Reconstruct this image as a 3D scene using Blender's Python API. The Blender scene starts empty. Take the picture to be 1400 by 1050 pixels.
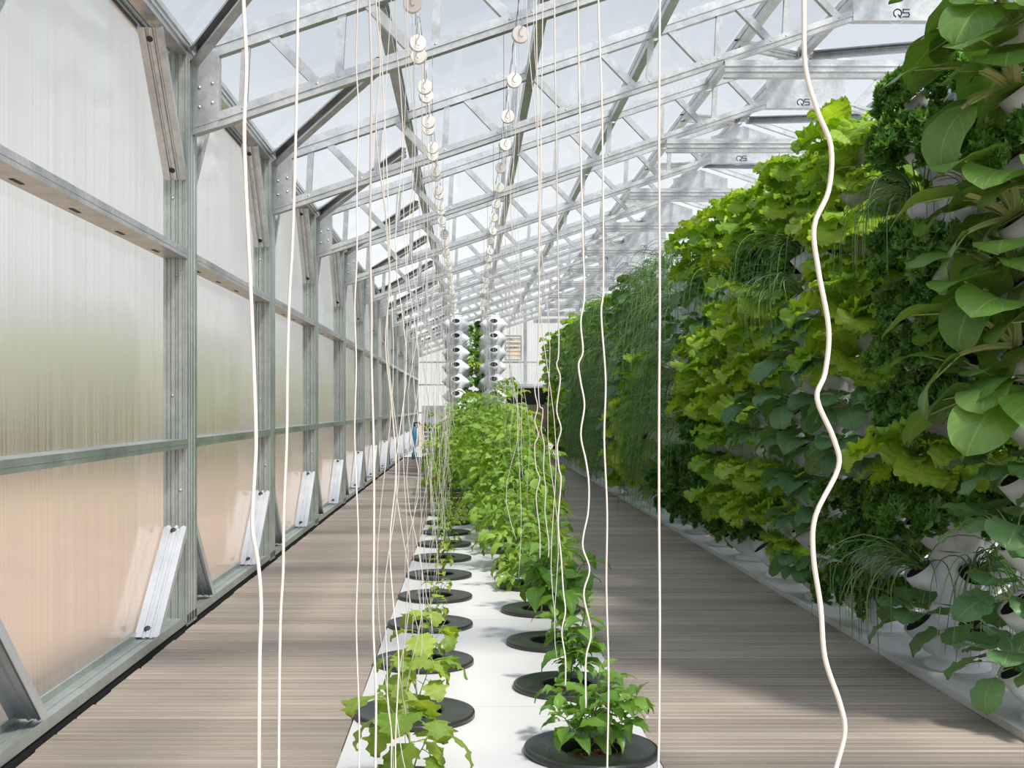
import bpy, bmesh, math, random
from mathutils import Vector, Matrix, Euler
from mathutils.geometry import tessellate_polygon
from math import sin, cos, pi, radians as R
rnd = random.Random(11)
SC = bpy.context.scene
COL = SC.collection

# ------------------------------------------------------------------ camera, sky, sun, exposure
cam_d = bpy.data.cameras.new('camera')
cam = bpy.data.objects.new('camera', cam_d); COL.objects.link(cam)
cam.location = (0, 0, 1.0); cam.rotation_euler = (R(90), 0, 0)
cam_d.sensor_width = 36; cam_d.lens = 36*1600/1400
cam_d.shift_x = 60/1400; cam_d.shift_y = 31/1400
cam_d.clip_start = 0.05; cam_d.clip_end = 400
SC.camera = cam

SUN_DIR = Vector((0.45, -0.58, 1.0)).normalized()
w = bpy.data.worlds.new('sky'); SC.world = w; w.use_nodes = True
nt = w.node_tree; nt.nodes.clear()
def wn(t, **k):
    n = nt.nodes.new(t)
    for a, b in k.items(): setattr(n, a, b)
    return n
wo = wn('ShaderNodeOutputWorld'); bg = wn('ShaderNodeBackground')
tc = wn('ShaderNodeTexCoord'); sep = wn('ShaderNodeSeparateXYZ')
nt.links.new(tc.outputs['Generated'], sep.inputs[0])
grad = wn('ShaderNodeValToRGB')           # elevation: hazy white horizon to pale blue-grey above
e = grad.color_ramp.elements
e[0].position = 0.0; e[0].color = (1.2, 1.18, 1.15, 1)
e[1].position = 0.75; e[1].color = (0.36, 0.42, 0.52, 1)
x = e.new(0.18); x.color = (1.0, 1.02, 1.05, 1)
x = e.new(0.42); x.color = (0.45, 0.52, 0.62, 1)
nt.links.new(sep.outputs['Z'], grad.inputs[0])
cl = wn('ShaderNodeTexNoise'); cl.inputs['Scale'].default_value = 2.6; cl.inputs['Detail'].default_value = 7; cl.inputs['Roughness'].default_value = 0.55
mp = wn('ShaderNodeMapping'); mp.inputs['Scale'].default_value = (1, 1, 2.2)
nt.links.new(tc.outputs['Generated'], mp.inputs[0]); nt.links.new(mp.outputs[0], cl.inputs['Vector'])
cr = wn('ShaderNodeMapRange'); cr.inputs['From Min'].default_value = 0.42; cr.inputs['From Max'].default_value = 0.66
nt.links.new(cl.outputs[0], cr.inputs[0])
mixc = wn('ShaderNodeMix', data_type='RGBA'); mixc.inputs['B'].default_value = (0.72, 0.76, 0.82, 1)
cs = wn('ShaderNodeMath', operation='MULTIPLY'); cs.inputs[1].default_value = 0.75
nt.links.new(cr.outputs[0], cs.inputs[0]); nt.links.new(cs.outputs[0], mixc.inputs['Factor']); nt.links.new(grad.outputs[0], mixc.inputs['A'])
dt = wn('ShaderNodeVectorMath', operation='DOT_PRODUCT'); dt.inputs[1].default_value = SUN_DIR   # thin cloud glows around the sun
nt.links.new(tc.outputs['Generated'], dt.inputs[0])
gr = wn('ShaderNodeMapRange'); gr.inputs['From Min'].default_value = 0.3; gr.inputs['From Max'].default_value = 1.0; gr.inputs['To Min'].default_value = 0.95; gr.inputs['To Max'].default_value = 2.5
nt.links.new(dt.outputs['Value'], gr.inputs[0])
vm = wn('ShaderNodeVectorMath', operation='SCALE'); nt.links.new(mixc.outputs['Result'], vm.inputs[0]); nt.links.new(gr.outputs[0], vm.inputs['Scale'])
nt.links.new(vm.outputs[0], bg.inputs['Color']); bg.inputs['Strength'].default_value = 1.0
nt.links.new(bg.outputs[0], wo.inputs[0])

sd = bpy.data.lights.new('sun', 'SUN'); sd.energy = 4.4; sd.angle = R(7); sd.color = (1.0, 0.93, 0.83)
sun = bpy.data.objects.new('sun', sd); COL.objects.link(sun)
sun.rotation_euler = SUN_DIR.to_track_quat('Z', 'Y').to_euler(); sun.location = (4, -4, 12)
SC.view_settings.view_transform = 'Standard'; SC.view_settings.look = 'None'
SC.view_settings.exposure = 0.15; SC.view_settings.gamma = 1; SC.view_settings.use_curve_mapping = False
cy = SC.cycles
cy.max_bounces = 8; cy.diffuse_bounces = 3; cy.glossy_bounces = 3; cy.transmission_bounces = 5; cy.transparent_max_bounces = 16
cy.caustics_reflective = False; cy.caustics_refractive = False; cy.sample_clamp_indirect = 4.0

# ------------------------------------------------------------------ materials
def newmat(name):
    m = bpy.data.materials.new(name); m.use_nodes = True
    t = m.node_tree; t.nodes.clear()
    out = t.nodes.new('ShaderNodeOutputMaterial')
    return m, t, out
def N(t, typ, ins=None, **k):
    n = t.nodes.new(typ)
    for a, b in k.items(): setattr(n, a, b)
    for a, b in (ins or {}).items(): n.inputs[a].default_value = b
    return n
def c4(c): return (c[0], c[1], c[2], 1)
def L(t, a, b): t.links.new(a, b)

def m_plain(name, col, rough=0.5, metal=0.0, var=0.12, scale=8, bump=0.0):
    m, t, out = newmat(name)
    p = N(t, 'ShaderNodeBsdfPrincipled', {'Roughness': rough, 'Metallic': metal})
    tc = N(t, 'ShaderNodeTexCoord'); no = N(t, 'ShaderNodeTexNoise', {'Scale': scale, 'Detail': 5})
    L(t, tc.outputs['Object'], no.inputs['Vector'])
    mx = N(t, 'ShaderNodeMix', data_type='RGBA')
    mx.inputs['A'].default_value = c4([v*(1-var) for v in col]); mx.inputs['B'].default_value = c4([min(1, v*(1+var)) for v in col])
    L(t, no.outputs[0], mx.inputs['Factor']); L(t, mx.outputs['Result'], p.inputs['Base Color'])
    if bump:
        b = N(t, 'ShaderNodeBump', {'Strength': bump, 'Distance': 0.01}); L(t, no.outputs[0], b.inputs['Height']); L(t, b.outputs[0], p.inputs['Normal'])
    L(t, p.outputs[0], out.inputs[0])
    return m

def m_steel(name, a, b, rough=0.34):
    m, t, out = newmat(name)
    p = N(t, 'ShaderNodeBsdfPrincipled', {'Metallic': 0.62})
    tc = N(t, 'ShaderNodeTexCoord')
    v = N(t, 'ShaderNodeTexVoronoi', {'Scale': 60}); L(t, tc.outputs['Object'], v.inputs['Vector'])
    no = N(t, 'ShaderNodeTexNoise', {'Scale': 6, 'Detail': 6, 'Roughness': 0.7}); L(t, tc.outputs['Object'], no.inputs['Vector'])
    add = N(t, 'ShaderNodeMath', operation='MULTIPLY_ADD'); add.inputs[1].default_value = 0.14
    L(t, v.outputs['Color'], add.inputs[0]); L(t, no.outputs[0], add.inputs[2])
    mr = N(t, 'ShaderNodeMapRange', {'From Min': 0.3, 'From Max': 0.85}); L(t, add.outputs[0], mr.inputs[0])
    mx = N(t, 'ShaderNodeMix', data_type='RGBA'); mx.inputs['A'].default_value = c4(a); mx.inputs['B'].default_value = c4(b)
    L(t, mr.outputs[0], mx.inputs['Factor']); L(t, mx.outputs['Result'], p.inputs['Base Color'])
    rr = N(t, 'ShaderNodeMapRange', {'To Min': rough-0.08, 'To Max': rough+0.14}); L(t, no.outputs[0], rr.inputs[0]); L(t, rr.outputs[0], p.inputs['Roughness'])
    L(t, p.outputs[0], out.inputs[0])
    return m
STEEL = m_steel('galvanized_steel', (0.36, 0.38, 0.39), (0.74, 0.75, 0.75))
STEEL_G = m_steel('weathered_galvanized_steel', (0.34, 0.38, 0.36), (0.56, 0.60, 0.58), 0.40)
BRACE = m_steel('bright_zinc', (0.60, 0.62, 0.66), (0.72, 0.73, 0.76), 0.45)
BLACK = m_plain('black_rubber', (0.022, 0.024, 0.023), 0.32, 0, 0.5, 14)
DARK = m_plain('dark_gap', (0.015, 0.015, 0.015), 0.8)
HOLE = m_plain('bolt_hole_dark', (0.05, 0.05, 0.045), 0.7)
WHITE = m_plain('white_plastic', (0.80, 0.82, 0.87), 0.42, 0, 0.04)
BOARD = m_plain('white_foam_board', (0.68, 0.67, 0.66), 0.5, 0, 0.06, 3.0)
STRING = m_plain('white_cotton_string', (0.70, 0.67, 0.61), 0.85, 0, 0.1, 60)
SPOOL = m_plain('cream_plastic', (0.84, 0.82, 0.77), 0.5, 0, 0.05)
WIRE = m_plain('wire_steel', (0.33, 0.35, 0.36), 0.35, 0.7)
CLAY = m_plain('clay_pebbles', (0.27, 0.13, 0.085), 0.85, 0, 0.55, 35)
SOIL = m_plain('dark_growing_plug', (0.018, 0.014, 0.011), 0.9, 0, 0.5, 30)
SUBST = m_plain('underdeck', (0.05, 0.045, 0.04), 0.9)
WOOD = m_plain('plywood', (0.55, 0.38, 0.24), 0.6, 0, 0.15, 5)
BLUE = m_plain('blue_plastic', (0.08, 0.30, 0.50), 0.4)
CONC = m_plain('pale_concrete', (0.62, 0.60, 0.57), 0.8, 0, 0.08, 3)
SAND = m_plain('sandy_ground', (0.56, 0.38, 0.265), 0.95, 0, 0.25, 0.5)
HEDGE = m_plain('hedge_green', (0.27, 0.29, 0.19), 0.9, 0, 0.5, 1.2)
STEM = m_plain('green_stem', (0.16, 0.26, 0.06), 0.5, 0, 0.2)
STEMP = m_plain('pale_stem', (0.42, 0.50, 0.20), 0.5, 0, 0.15)
FLOWER = m_plain('white_petal', (0.85, 0.85, 0.75), 0.5)
DRIED = m_plain('dried_leaf', (0.55, 0.28, 0.12), 0.8, 0, 0.3)
LETTER = m_plain('letter_black', (0.03, 0.03, 0.035), 0.5)

def m_plank():
    m, t, out = newmat('grey_brown_composite_decking')
    p = N(t, 'ShaderNodeBsdfPrincipled', {'Specular IOR Level': 0.35})
    tc = N(t, 'ShaderNodeTexCoord'); oi = N(t, 'ShaderNodeObjectInfo')
    off = N(t, 'ShaderNodeVectorMath', operation='SCALE'); off.inputs[0].default_value = (37, 11, 5); L(t, oi.outputs['Random'], off.inputs['Scale'])
    ad = N(t, 'ShaderNodeVectorMath', operation='ADD'); L(t, tc.outputs['Object'], ad.inputs[0]); L(t, off.outputs[0], ad.inputs[1])
    mp = N(t, 'ShaderNodeMapping', {'Scale': (0.9, 42, 1)}); L(t, ad.outputs[0], mp.inputs[0])
    no = N(t, 'ShaderNodeTexNoise', {'Scale': 1.0, 'Detail': 6, 'Roughness': 0.6}); L(t, mp.outputs[0], no.inputs['Vector'])
    n2 = N(t, 'ShaderNodeTexNoise', {'Scale': 2.0, 'Detail': 3}); L(t, ad.outputs[0], n2.inputs['Vector'])
    cr = N(t, 'ShaderNodeValToRGB'); e = cr.color_ramp.elements
    e[0].position = 0.33; e[0].color = (0.245, 0.203, 0.170, 1); e[1].position = 0.68; e[1].color = (0.385, 0.325, 0.272, 1)
    x = e.new(0.5); x.color = (0.325, 0.272, 0.228, 1)
    L(t, no.outputs[0], cr.inputs[0])
    m1 = N(t, 'ShaderNodeMapRange', {'To Min': 0.88, 'To Max': 1.14}); L(t, oi.outputs['Random'], m1.inputs[0])
    m2 = N(t, 'ShaderNodeMapRange', {'To Min': 0.8, 'To Max': 1.2}); L(t, n2.outputs[0], m2.inputs[0])
    mm = N(t, 'ShaderNodeMath', operation='MULTIPLY'); L(t, m1.outputs[0], mm.inputs[0]); L(t, m2.outputs[0], mm.inputs[1])
    sc = N(t, 'ShaderNodeVectorMath', operation='SCALE'); L(t, cr.outputs[0], sc.inputs[0]); L(t, mm.outputs[0], sc.inputs['Scale'])
    L(t, sc.outputs[0], p.inputs['Base Color'])
    rr = N(t, 'ShaderNodeMapRange', {'To Min': 0.42, 'To Max': 0.7}); L(t, no.outputs[0], rr.inputs[0]); L(t, rr.outputs[0], p.inputs['Roughness'])
    b = N(t, 'ShaderNodeBump', {'Strength': 0.35, 'Distance': 0.003}); L(t, no.outputs[0], b.inputs['Height']); L(t, b.outputs[0], p.inputs['Normal'])
    L(t, p.outputs[0], out.inputs[0])
    return m
PLANK = m_plank()

def m_poly(name, clear, rough, axis='Y'):
    """multiwall polycarbonate: blurred view through fine vertical flutes, a little milky, a little glossy"""
    m, t, out = newmat(name)
    tc = N(t, 'ShaderNodeTexCoord')
    mp = N(t, 'ShaderNodeMapping', {'Scale': (1, 55, 0.15) if axis == 'Y' else (55, 1, 0.15)}); L(t, tc.outputs['Object'], mp.inputs[0])
    no = N(t, 'ShaderNodeTexNoise', {'Scale': 1.0, 'Detail': 4, 'Roughness': 0.7}); L(t, mp.outputs[0], no.inputs['Vector'])
    n2 = N(t, 'ShaderNodeTexNoise', {'Scale': 1.2, 'Detail': 2}); L(t, tc.outputs['Object'], n2.inputs['Vector'])
    b1 = N(t, 'ShaderNodeBump', {'Strength': 0.6, 'Distance': 0.004}); L(t, no.outputs[0], b1.inputs['Height'])
    b2 = N(t, 'ShaderNodeBump', {'Strength': 0.5, 'Distance': 0.05}); L(t, n2.outputs[0], b2.inputs['Height'])
    rf = N(t, 'ShaderNodeBsdfRefraction', {'IOR': 1.12, 'Roughness': rough, 'Color': (0.82, 0.84, 0.84, 1)}); L(t, b1.outputs[0], rf.inputs['Normal'])
    tl = N(t, 'ShaderNodeBsdfTranslucent', {'Color': (0.78, 0.80, 0.78, 1)})
    mr = N(t, 'ShaderNodeMapRange', {'From Min': 0.3, 'From Max': 0.7, 'To Min': clear-0.3, 'To Max': clear+0.3}); L(t, no.outputs[0], mr.inputs[0])
    m1 = N(t, 'ShaderNodeMixShader'); L(t, mr.outputs[0], m1.inputs[0]); L(t, tl.outputs[0], m1.inputs[1]); L(t, rf.outputs[0], m1.inputs[2])
    gl = N(t, 'ShaderNodeBsdfGlossy', {'Roughness': 0.13, 'Color': (1, 1, 1, 1)}); L(t, b2.outputs[0], gl.inputs['Normal'])
    fr = N(t, 'ShaderNodeFresnel', {'IOR': 1.35}); sc = N(t, 'ShaderNodeMath', operation='MULTIPLY'); sc.inputs[1].default_value = 0.8; L(t, fr.outputs[0], sc.inputs[0])
    m2 = N(t, 'ShaderNodeMixShader'); L(t, sc.outputs[0], m2.inputs[0]); L(t, m1.outputs[0], m2.inputs[1]); L(t, gl.outputs[0], m2.inputs[2])
    L(t, m2.outputs[0], out.inputs[0])
    return m
POLY = m_poly('fluted_polycarbonate', 0.6, 0.30)
POLYX = m_poly('fluted_polycarbonate_gable', 0.84, 0.22, 'X')
def m_clear():
    m, t, out = newmat('clear_skin'); a = N(t, 'ShaderNodeBsdfTransparent', {'Color': (0.97, 0.98, 0.97, 1)}); L(t, a.outputs[0], out.inputs[0]); return m
CLEAR = m_clear()
def m_roof():
    m, t, out = newmat('clear_roof_sheet')
    tp = N(t, 'ShaderNodeBsdfTransparent', {'Color': (0.93, 0.95, 0.965, 1)}); gl = N(t, 'ShaderNodeBsdfGlossy', {'Roughness': 0.06})
    fr = N(t, 'ShaderNodeFresnel', {'IOR': 1.3}); sc = N(t, 'ShaderNodeMath', operation='MULTIPLY'); sc.inputs[1].default_value = 0.12; L(t, fr.outputs[0], sc.inputs[0])
    mx = N(t, 'ShaderNodeMixShader'); L(t, sc.outputs[0], mx.inputs[0]); L(t, tp.outputs[0], mx.inputs[1]); L(t, gl.outputs[0], mx.inputs[2])
    L(t, mx.outputs[0], out.inputs[0]); return m
ROOF = m_roof()

def m_leaf(name, ca, cb, vein, trans=0.35, rough=0.42, veinw=0.05, nside=7, tcol=None):
    m, t, out = newmat(name)
    uv = N(t, 'ShaderNodeUVMap'); uv.uv_map = 'UVMap'; sp = N(t, 'ShaderNodeSeparateXYZ'); L(t, uv.outputs[0], sp.inputs[0])
    a = N(t, 'ShaderNodeMath', operation='SUBTRACT'); a.inputs[1].default_value = 0.5; L(t, sp.outputs['X'], a.inputs[0])
    ab = N(t, 'ShaderNodeMath', operation='ABSOLUTE'); L(t, a.outputs[0], ab.inputs[0])
    mid = N(t, 'ShaderNodeMapRange', {'From Min': 0.0, 'From Max': veinw, 'To Min': 1.0, 'To Max': 0.0}); L(t, ab.outputs[0], mid.inputs[0])
    s1 = N(t, 'ShaderNodeMath', operation='MULTIPLY_ADD'); s1.inputs[1].default_value = -0.75; L(t, ab.outputs[0], s1.inputs[0]); L(t, sp.outputs['Y'], s1.inputs[2])
    s2 = N(t, 'ShaderNodeMath', operation='MULTIPLY'); s2.inputs[1].default_value = nside; L(t, s1.outputs[0], s2.inputs[0])
    s3 = N(t, 'ShaderNodeMath', operation='PINGPONG'); s3.inputs[1].default_value = 0.5; L(t, s2.outputs[0], s3.inputs[0])
    side = N(t, 'ShaderNodeMapRange', {'From Min': 0.0, 'From Max': 0.09, 'To Min': 0.55, 'To Max': 0.0}); L(t, s3.outputs[0], side.inputs[0])
    mxv = N(t, 'ShaderNodeMath', operation='MAXIMUM'); L(t, mid.outputs[0], mxv.inputs[0]); L(t, side.outputs[0], mxv.inputs[1])
    tc = N(t, 'ShaderNodeTexCoord'); no = N(t, 'ShaderNodeTexNoise', {'Scale': 22, 'Detail': 4}); L(t, tc.outputs['Object'], no.inputs['Vector'])
    oi = N(t, 'ShaderNodeObjectInfo')
    f = N(t, 'ShaderNodeMath', operation='MULTIPLY_ADD'); f.inputs[1].default_value = 0.75; L(t, oi.outputs['Random'], f.inputs[0])
    f0 = N(t, 'ShaderNodeMath', operation='MULTIPLY_ADD'); f0.inputs[1].default_value = 0.9; f0.inputs[2].default_value = -0.33; L(t, no.outputs[0], f0.inputs[0]); L(t, f0.outputs[0], f.inputs[2])
    f.use_clamp = True
    mc = N(t, 'ShaderNodeMix', data_type='RGBA'); mc.inputs['A'].default_value = c4(ca); mc.inputs['B'].default_value = c4(cb); L(t, f.outputs[0], mc.inputs['Factor'])
    mv = N(t, 'ShaderNodeMix', data_type='RGBA'); mv.inputs['B'].default_value = c4(vein); L(t, mc.outputs['Result'], mv.inputs['A'])
    vs = N(t, 'ShaderNodeMath', operation='MULTIPLY'); vs.inputs[1].default_value = 0.38; L(t, mxv.outputs[0], vs.inputs[0]); L(t, vs.outputs[0], mv.inputs['Factor'])
    p = N(t, 'ShaderNodeBsdfPrincipled', {'Roughness': rough, 'Specular IOR Level': 0.4}); L(t, mv.outputs['Result'], p.inputs['Base Color'])
    b = N(t, 'ShaderNodeBump', {'Strength': 0.35, 'Distance': 0.004}); L(t, mxv.outputs[0], b.inputs['Height']); L(t, b.outputs[0], p.inputs['Normal'])
    tr = N(t, 'ShaderNodeBsdfTranslucent')
    hs = N(t, 'ShaderNodeMix', data_type='RGBA', blend_type='MULTIPLY'); hs.inputs['Factor'].default_value = 1; hs.inputs['B'].default_value = c4(tcol or (1.9, 1.75, 0.5)); L(t, mv.outputs['Result'], hs.inputs['A'])
    L(t, hs.outputs['Result'], tr.inputs['Color'])
    mx = N(t, 'ShaderNodeMixShader'); mx.inputs[0].default_value = trans; L(t, p.outputs[0], mx.inputs[1]); L(t, tr.outputs[0], mx.inputs[2])
    L(t, mx.outputs[0], out.inputs[0]); return m
LETTUCE = m_leaf('lettuce_leaf', (0.19, 0.38, 0.04), (0.46, 0.62, 0.08), (0.55, 0.68, 0.25), 0.42, 0.4, 0.05, 9)
PAK = m_leaf('pak_choi_leaf', (0.11, 0.24, 0.045), (0.19, 0.34, 0.08), (0.45, 0.58, 0.28), 0.3, 0.36, 0.035, 6)
COLLARD = m_leaf('collard_leaf', (0.08, 0.20, 0.075), (0.17, 0.31, 0.13), (0.36, 0.5, 0.3), 0.28, 0.42, 0.035, 6)
PARSLEY = m_leaf('parsley_leaf', (0.08, 0.23, 0.04), (0.20, 0.40, 0.09), (0.2, 0.36, 0.1), 0.3, 0.4)
CHIVE = m_leaf('chive_blade', (0.07, 0.20, 0.05), (0.20, 0.37, 0.12), (0.2, 0.34, 0.15), 0.25, 0.35)
CHIVE2 = m_leaf('pale_chive_blade', (0.25, 0.42, 0.14), (0.42, 0.58, 0.26), (0.4, 0.5, 0.3), 0.3, 0.35)
PEPPER = m_leaf('pepper_leaf', (0.08, 0.21, 0.03), (0.21, 0.38, 0.06), (0.36, 0.5, 0.17), 0.33, 0.36, 0.04, 7)
YPEPPER = m_leaf('young_pepper_leaf', (0.22, 0.38, 0.05), (0.48, 0.56, 0.07), (0.5, 0.6, 0.2), 0.38, 0.4)
CUKE = m_leaf('cucumber_leaf', (0.17, 0.32, 0.05), (0.42, 0.53, 0.11), (0.55, 0.63, 0.28), 0.4, 0.5, 0.04, 5)
TOMATO = m_leaf('tomato_leaf', (0.14, 0.30, 0.04), (0.40, 0.58, 0.12), (0.4, 0.55, 0.16), 0.38, 0.45)

# ------------------------------------------------------------------ geometry helpers
class MB:
    def __init__(s): s.v = []; s.f = []; s.m = []; s.uv = []; s.sm = []
    def add(s, vs, fs, mat=0, uvs=None, smooth=False):
        o = len(s.v); s.v += [tuple(v) for v in vs]
        s.uv += (uvs if uvs else [(0.35, 0.3)]*len(vs))
        for f in fs: s.f.append(tuple(i+o for i in f)); s.m.append(mat); s.sm.append(smooth)
    def box(s, x0, x1, y0, y1, z0, z1, mat=0):
        s.add([(x0,y0,z0),(x1,y0,z0),(x1,y1,z0),(x0,y1,z0),(x0,y0,z1),(x1,y0,z1),(x1,y1,z1),(x0,y1,z1)],
              [(3,2,1,0),(4,5,6,7),(0,1,5,4),(1,2,6,5),(2,3,7,6),(3,0,4,7)], mat)
    def tube(s, pts, r, n=6, mat=0, caps=True, r2=None, smooth=True):
        pts = [Vector(p) for p in pts]; rings = []
        K = len(pts); D0 = (pts[-1]-pts[0]); D0 = D0.normalized() if D0.length > 1e-6 else Vector((0, 0, 1))
        a = min((Vector((0, 0, 1)), Vector((0, 1, 0)), Vector((1, 0, 0))), key=lambda q: abs(q.dot(D0)))
        for i, p in enumerate(pts):
            d = (pts[min(i+1, K-1)] - pts[max(i-1, 0)]).normalized()
            u = d.cross(a).normalized(); v = d.cross(u)
            rr = r if r2 is None else r + (r2-r)*i/(K-1)
            rings += [p + (u*cos(2*pi*k/n) + v*sin(2*pi*k/n))*rr for k in range(n)]
        fs = [(i*n+k, i*n+(k+1) % n, (i+1)*n+(k+1) % n, (i+1)*n+k) for i in range(K-1) for k in range(n)]
        if caps: fs += [tuple(range(n))[::-1], tuple((K-1)*n+k for k in range(n))]
        s.add(rings, fs, mat, None, smooth)
    def lathe(s, prof, n=24, mat=0, ax=None, smooth=True):
        M = ax or Matrix.Identity(4); vs = []
        for r, z in prof: vs += [M @ Vector((r*cos(2*pi*k/n), r*sin(2*pi*k/n), z)) for k in range(n)]
        fs = [(i*n+k, i*n+(k+1) % n, (i+1)*n+(k+1) % n, (i+1)*n+k) for i in range(len(prof)-1) for k in range(n)]
        s.add(vs, fs, mat, None, smooth)
    def merge(s, o, M, matmap=None):
        s.add([M @ Vector(v) for v in o.v], [], 0, list(o.uv))
        b = len(s.v) - len(o.v)
        for f, mi, sm in zip(o.f, o.m, o.sm):
            s.f.append(tuple(i+b for i in f)); s.m.append(matmap[mi] if matmap else mi); s.sm.append(sm)
    def mesh(s, name, mats):
        me = bpy.data.meshes.new(name); me.from_pydata(s.v, [], s.f)
        for m in (mats if isinstance(mats, (list, tuple)) else [mats]): me.materials.append(m)
        me.polygons.foreach_set('material_index', s.m); me.polygons.foreach_set('use_smooth', s.sm)
        uvl = me.uv_layers.new(name='UVMap'); li = [0]*len(me.loops); me.loops.foreach_get('vertex_index', li)
        flat = []
        for i in li: flat += s.uv[i]
        uvl.data.foreach_set('uv', flat); me.update()
        return me
def ob(name, me, parent=None, loc=(0, 0, 0), rot=(0, 0, 0), sc=1.0, kind=None):
    o = bpy.data.objects.new(name, me); COL.objects.link(o)
    o.location = loc; o.rotation_euler = rot; o.scale = (sc, sc, sc) if isinstance(sc, (int, float)) else sc
    if parent: o.parent = parent
    if kind: o['kind'] = kind
    return o
def tag(o, label, cat, group=None):
    o['label'] = label; o['category'] = cat
    if group: o['group'] = group
    return o
def thing(name, label, cat, loc=(0, 0, 0), rz=0, group=None):
    return tag(ob(name, None, None, loc, (0, 0, rz)), label, cat, group)
def structure(name, me=None, parent=None, label=None, cat=None):
    o = ob(name, me, parent)
    if not parent: o['kind'] = 'structure'
    if label: o['label'] = label; o['category'] = cat
    return o
ORD = ['first','second','third','fourth','fifth','sixth','seventh','eighth','ninth','tenth','eleventh','twelfth','thirteenth','fourteenth','fifteenth','sixteenth','seventeenth','eighteenth','nineteenth','twentieth','twenty-first','twenty-second','twenty-third','twenty-fourth','twenty-fifth','twenty-sixth','twenty-seventh','twenty-eighth','twenty-ninth','thirtieth','thirty-first','thirty-second','thirty-third','thirty-fourth','thirty-fifth','thirty-sixth','thirty-seventh','thirty-eighth','thirty-ninth','fortieth','forty-first','forty-second','forty-third','forty-fourth','forty-fifth','forty-sixth','forty-seventh','forty-eighth','forty-ninth','fiftieth']

def channel(mb, p0, p1, up, w, d, lip=0.012, ribs=2, th=0.0025, mat=0):
    """rolled C section from p0 to p1. web of width w lies across 'up'; flanges reach d along p1-p0 x up"""
    p0 = Vector(p0); p1 = Vector(p1); ax = (p1-p0).normalized(); up = Vector(up); up = (up - ax*up.dot(ax)).normalized(); dp = ax.cross(up).normalized()
    pr = [(-w/2+lip, d), (-w/2, d), (-w/2, 0)]
    for k in range(ribs):
        c = -w/2 + w*(k+1)/(ribs+1); g = min(0.007, w/(ribs+1)/3.2)
        pr += [(c-g, 0), (c-g*0.5, 0.006), (c+g*0.5, 0.006), (c+g, 0)]
    pr += [(w/2, 0), (w/2, d), (w/2-lip, d)]
    # offset copy for the sheet thickness
    off = []
    for i, (a, b) in enumerate(pr):
        q0 = Vector(pr[max(i-1, 0)]); q1 = Vector(pr[min(i+1, len(pr)-1)]); t = (q1-q0).normalized()
        off.append((a - t.y*th*-1*-1, b + t.x*th))
    loop = pr + off[::-1]; n = len(loop)
    vs = [p0 + up*a + dp*b for a, b in loop] + [p1 + up*a + dp*b for a, b in loop]
    fs = [(i, (i+1) % n, (i+1) % n + n, i+n) for i in range(n)]
    h = len(pr)
    for i in range(h-1):
        fs.append((i, i+1, n-2-i, n-1-i)); fs.append((i+n, n-1-i+n, n-2-i+n, i+1+n))
    mb.add(vs, fs, mat)

# ------------------------------------------------------------------ layout numbers (metres)
XP, XI = -1.39, -1.279          # wall sheet, inner face of the wall frame
XR = 2.855; XE = 2*XR - XI      # ridge, opposite frame face
Y0, BAY, NB = 5.45, 2.24, 12
TRY = [Y0 + BAY*n for n in range(-2, NB)]     # truss planes
TRY[1] -= 0.12
YEND = 30.6
SL = 0.335; ZC = 2.257          # chord slope, underside of lower chord at the wall
def zlow(x): return ZC + SL*((x if x <= XR else 2*XR-x) - XI)
ZTOP = 0.43
PITCH = 0.1806

# ground outside
mb = MB(); mb.box(-60, 60, -20, 120, -0.36, -0.33); structure('ground', mb.mesh('ground', SAND))
# under-deck slab
mb = MB(); mb.box(XP, XE+0.11, 0.3, YEND, -0.33, -0.30)
floor = structure('floor', mb.mesh('floor_slab', SUBST))
# deck boards, one object each
def board_mesh(x0, x1, n):
    mb = MB(); W = PITCH-0.011; z0, z1 = -0.028, 0.0; c = 0.005
    prof = [(-W/2, z0), (-W/2, z1-c), (-W/2+c, z1)]
    for g in (-0.045, 0.0, 0.045): prof += [(g-0.003, z1), (g, z1-0.0025), (g+0.003, z1)]
    prof += [(W/2-c, z1), (W/2, z1-c), (W/2, z0)]
    m = len(prof)
    mb.add([(x0, a, b) for a, b in prof] + [(x1, a, b) for a, b in prof], [(i, i+m, (i+1) % m + m, (i+1) % m) for i in range(m)] + [tuple(range(m)), tuple(range(m, 2*m))[::-1]])
    return mb.mesh(n, PLANK)
BX0, BX1 = -0.362, 0.535        # middle bed
RX0, RX1 = 1.665, 2.56          # right bed
bl = board_mesh(XI+0.022, BX0-0.004, 'plank_left'); br = board_mesh(BX1+0.004, RX0-0.004, 'plank_right')
yb0 = 3.58 + PITCH/2 - PITCH*15
nb = 0
YD = 23.0
while yb0 + nb*PITCH < YD:
    y = yb0 + nb*PITCH
    for me in (bl, br):
        ob('plank', me, floor, (rnd.uniform(-.004, .004), y, rnd.uniform(-.0012, .0008)))
    nb += 1
mb = MB(); mb.box(XI-0.01, RX0, YD+0.02, YD+0.09, -0.1, 0.006); ob('threshold_strip', mb.mesh('threshold', DARK), floor)
mb = MB(); mb.box(XI-0.01, XE, YD+0.09, YEND, -0.3, 0.0); ob('concrete_slab', mb.mesh('slab', CONC), floor)
mb = MB(); mb.box(RX1+0.01, XE, 0.9, YD+0.09, -0.3, 0.0); ob('walkway_slab', mb.mesh('slab2', CONC), floor)

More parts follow.
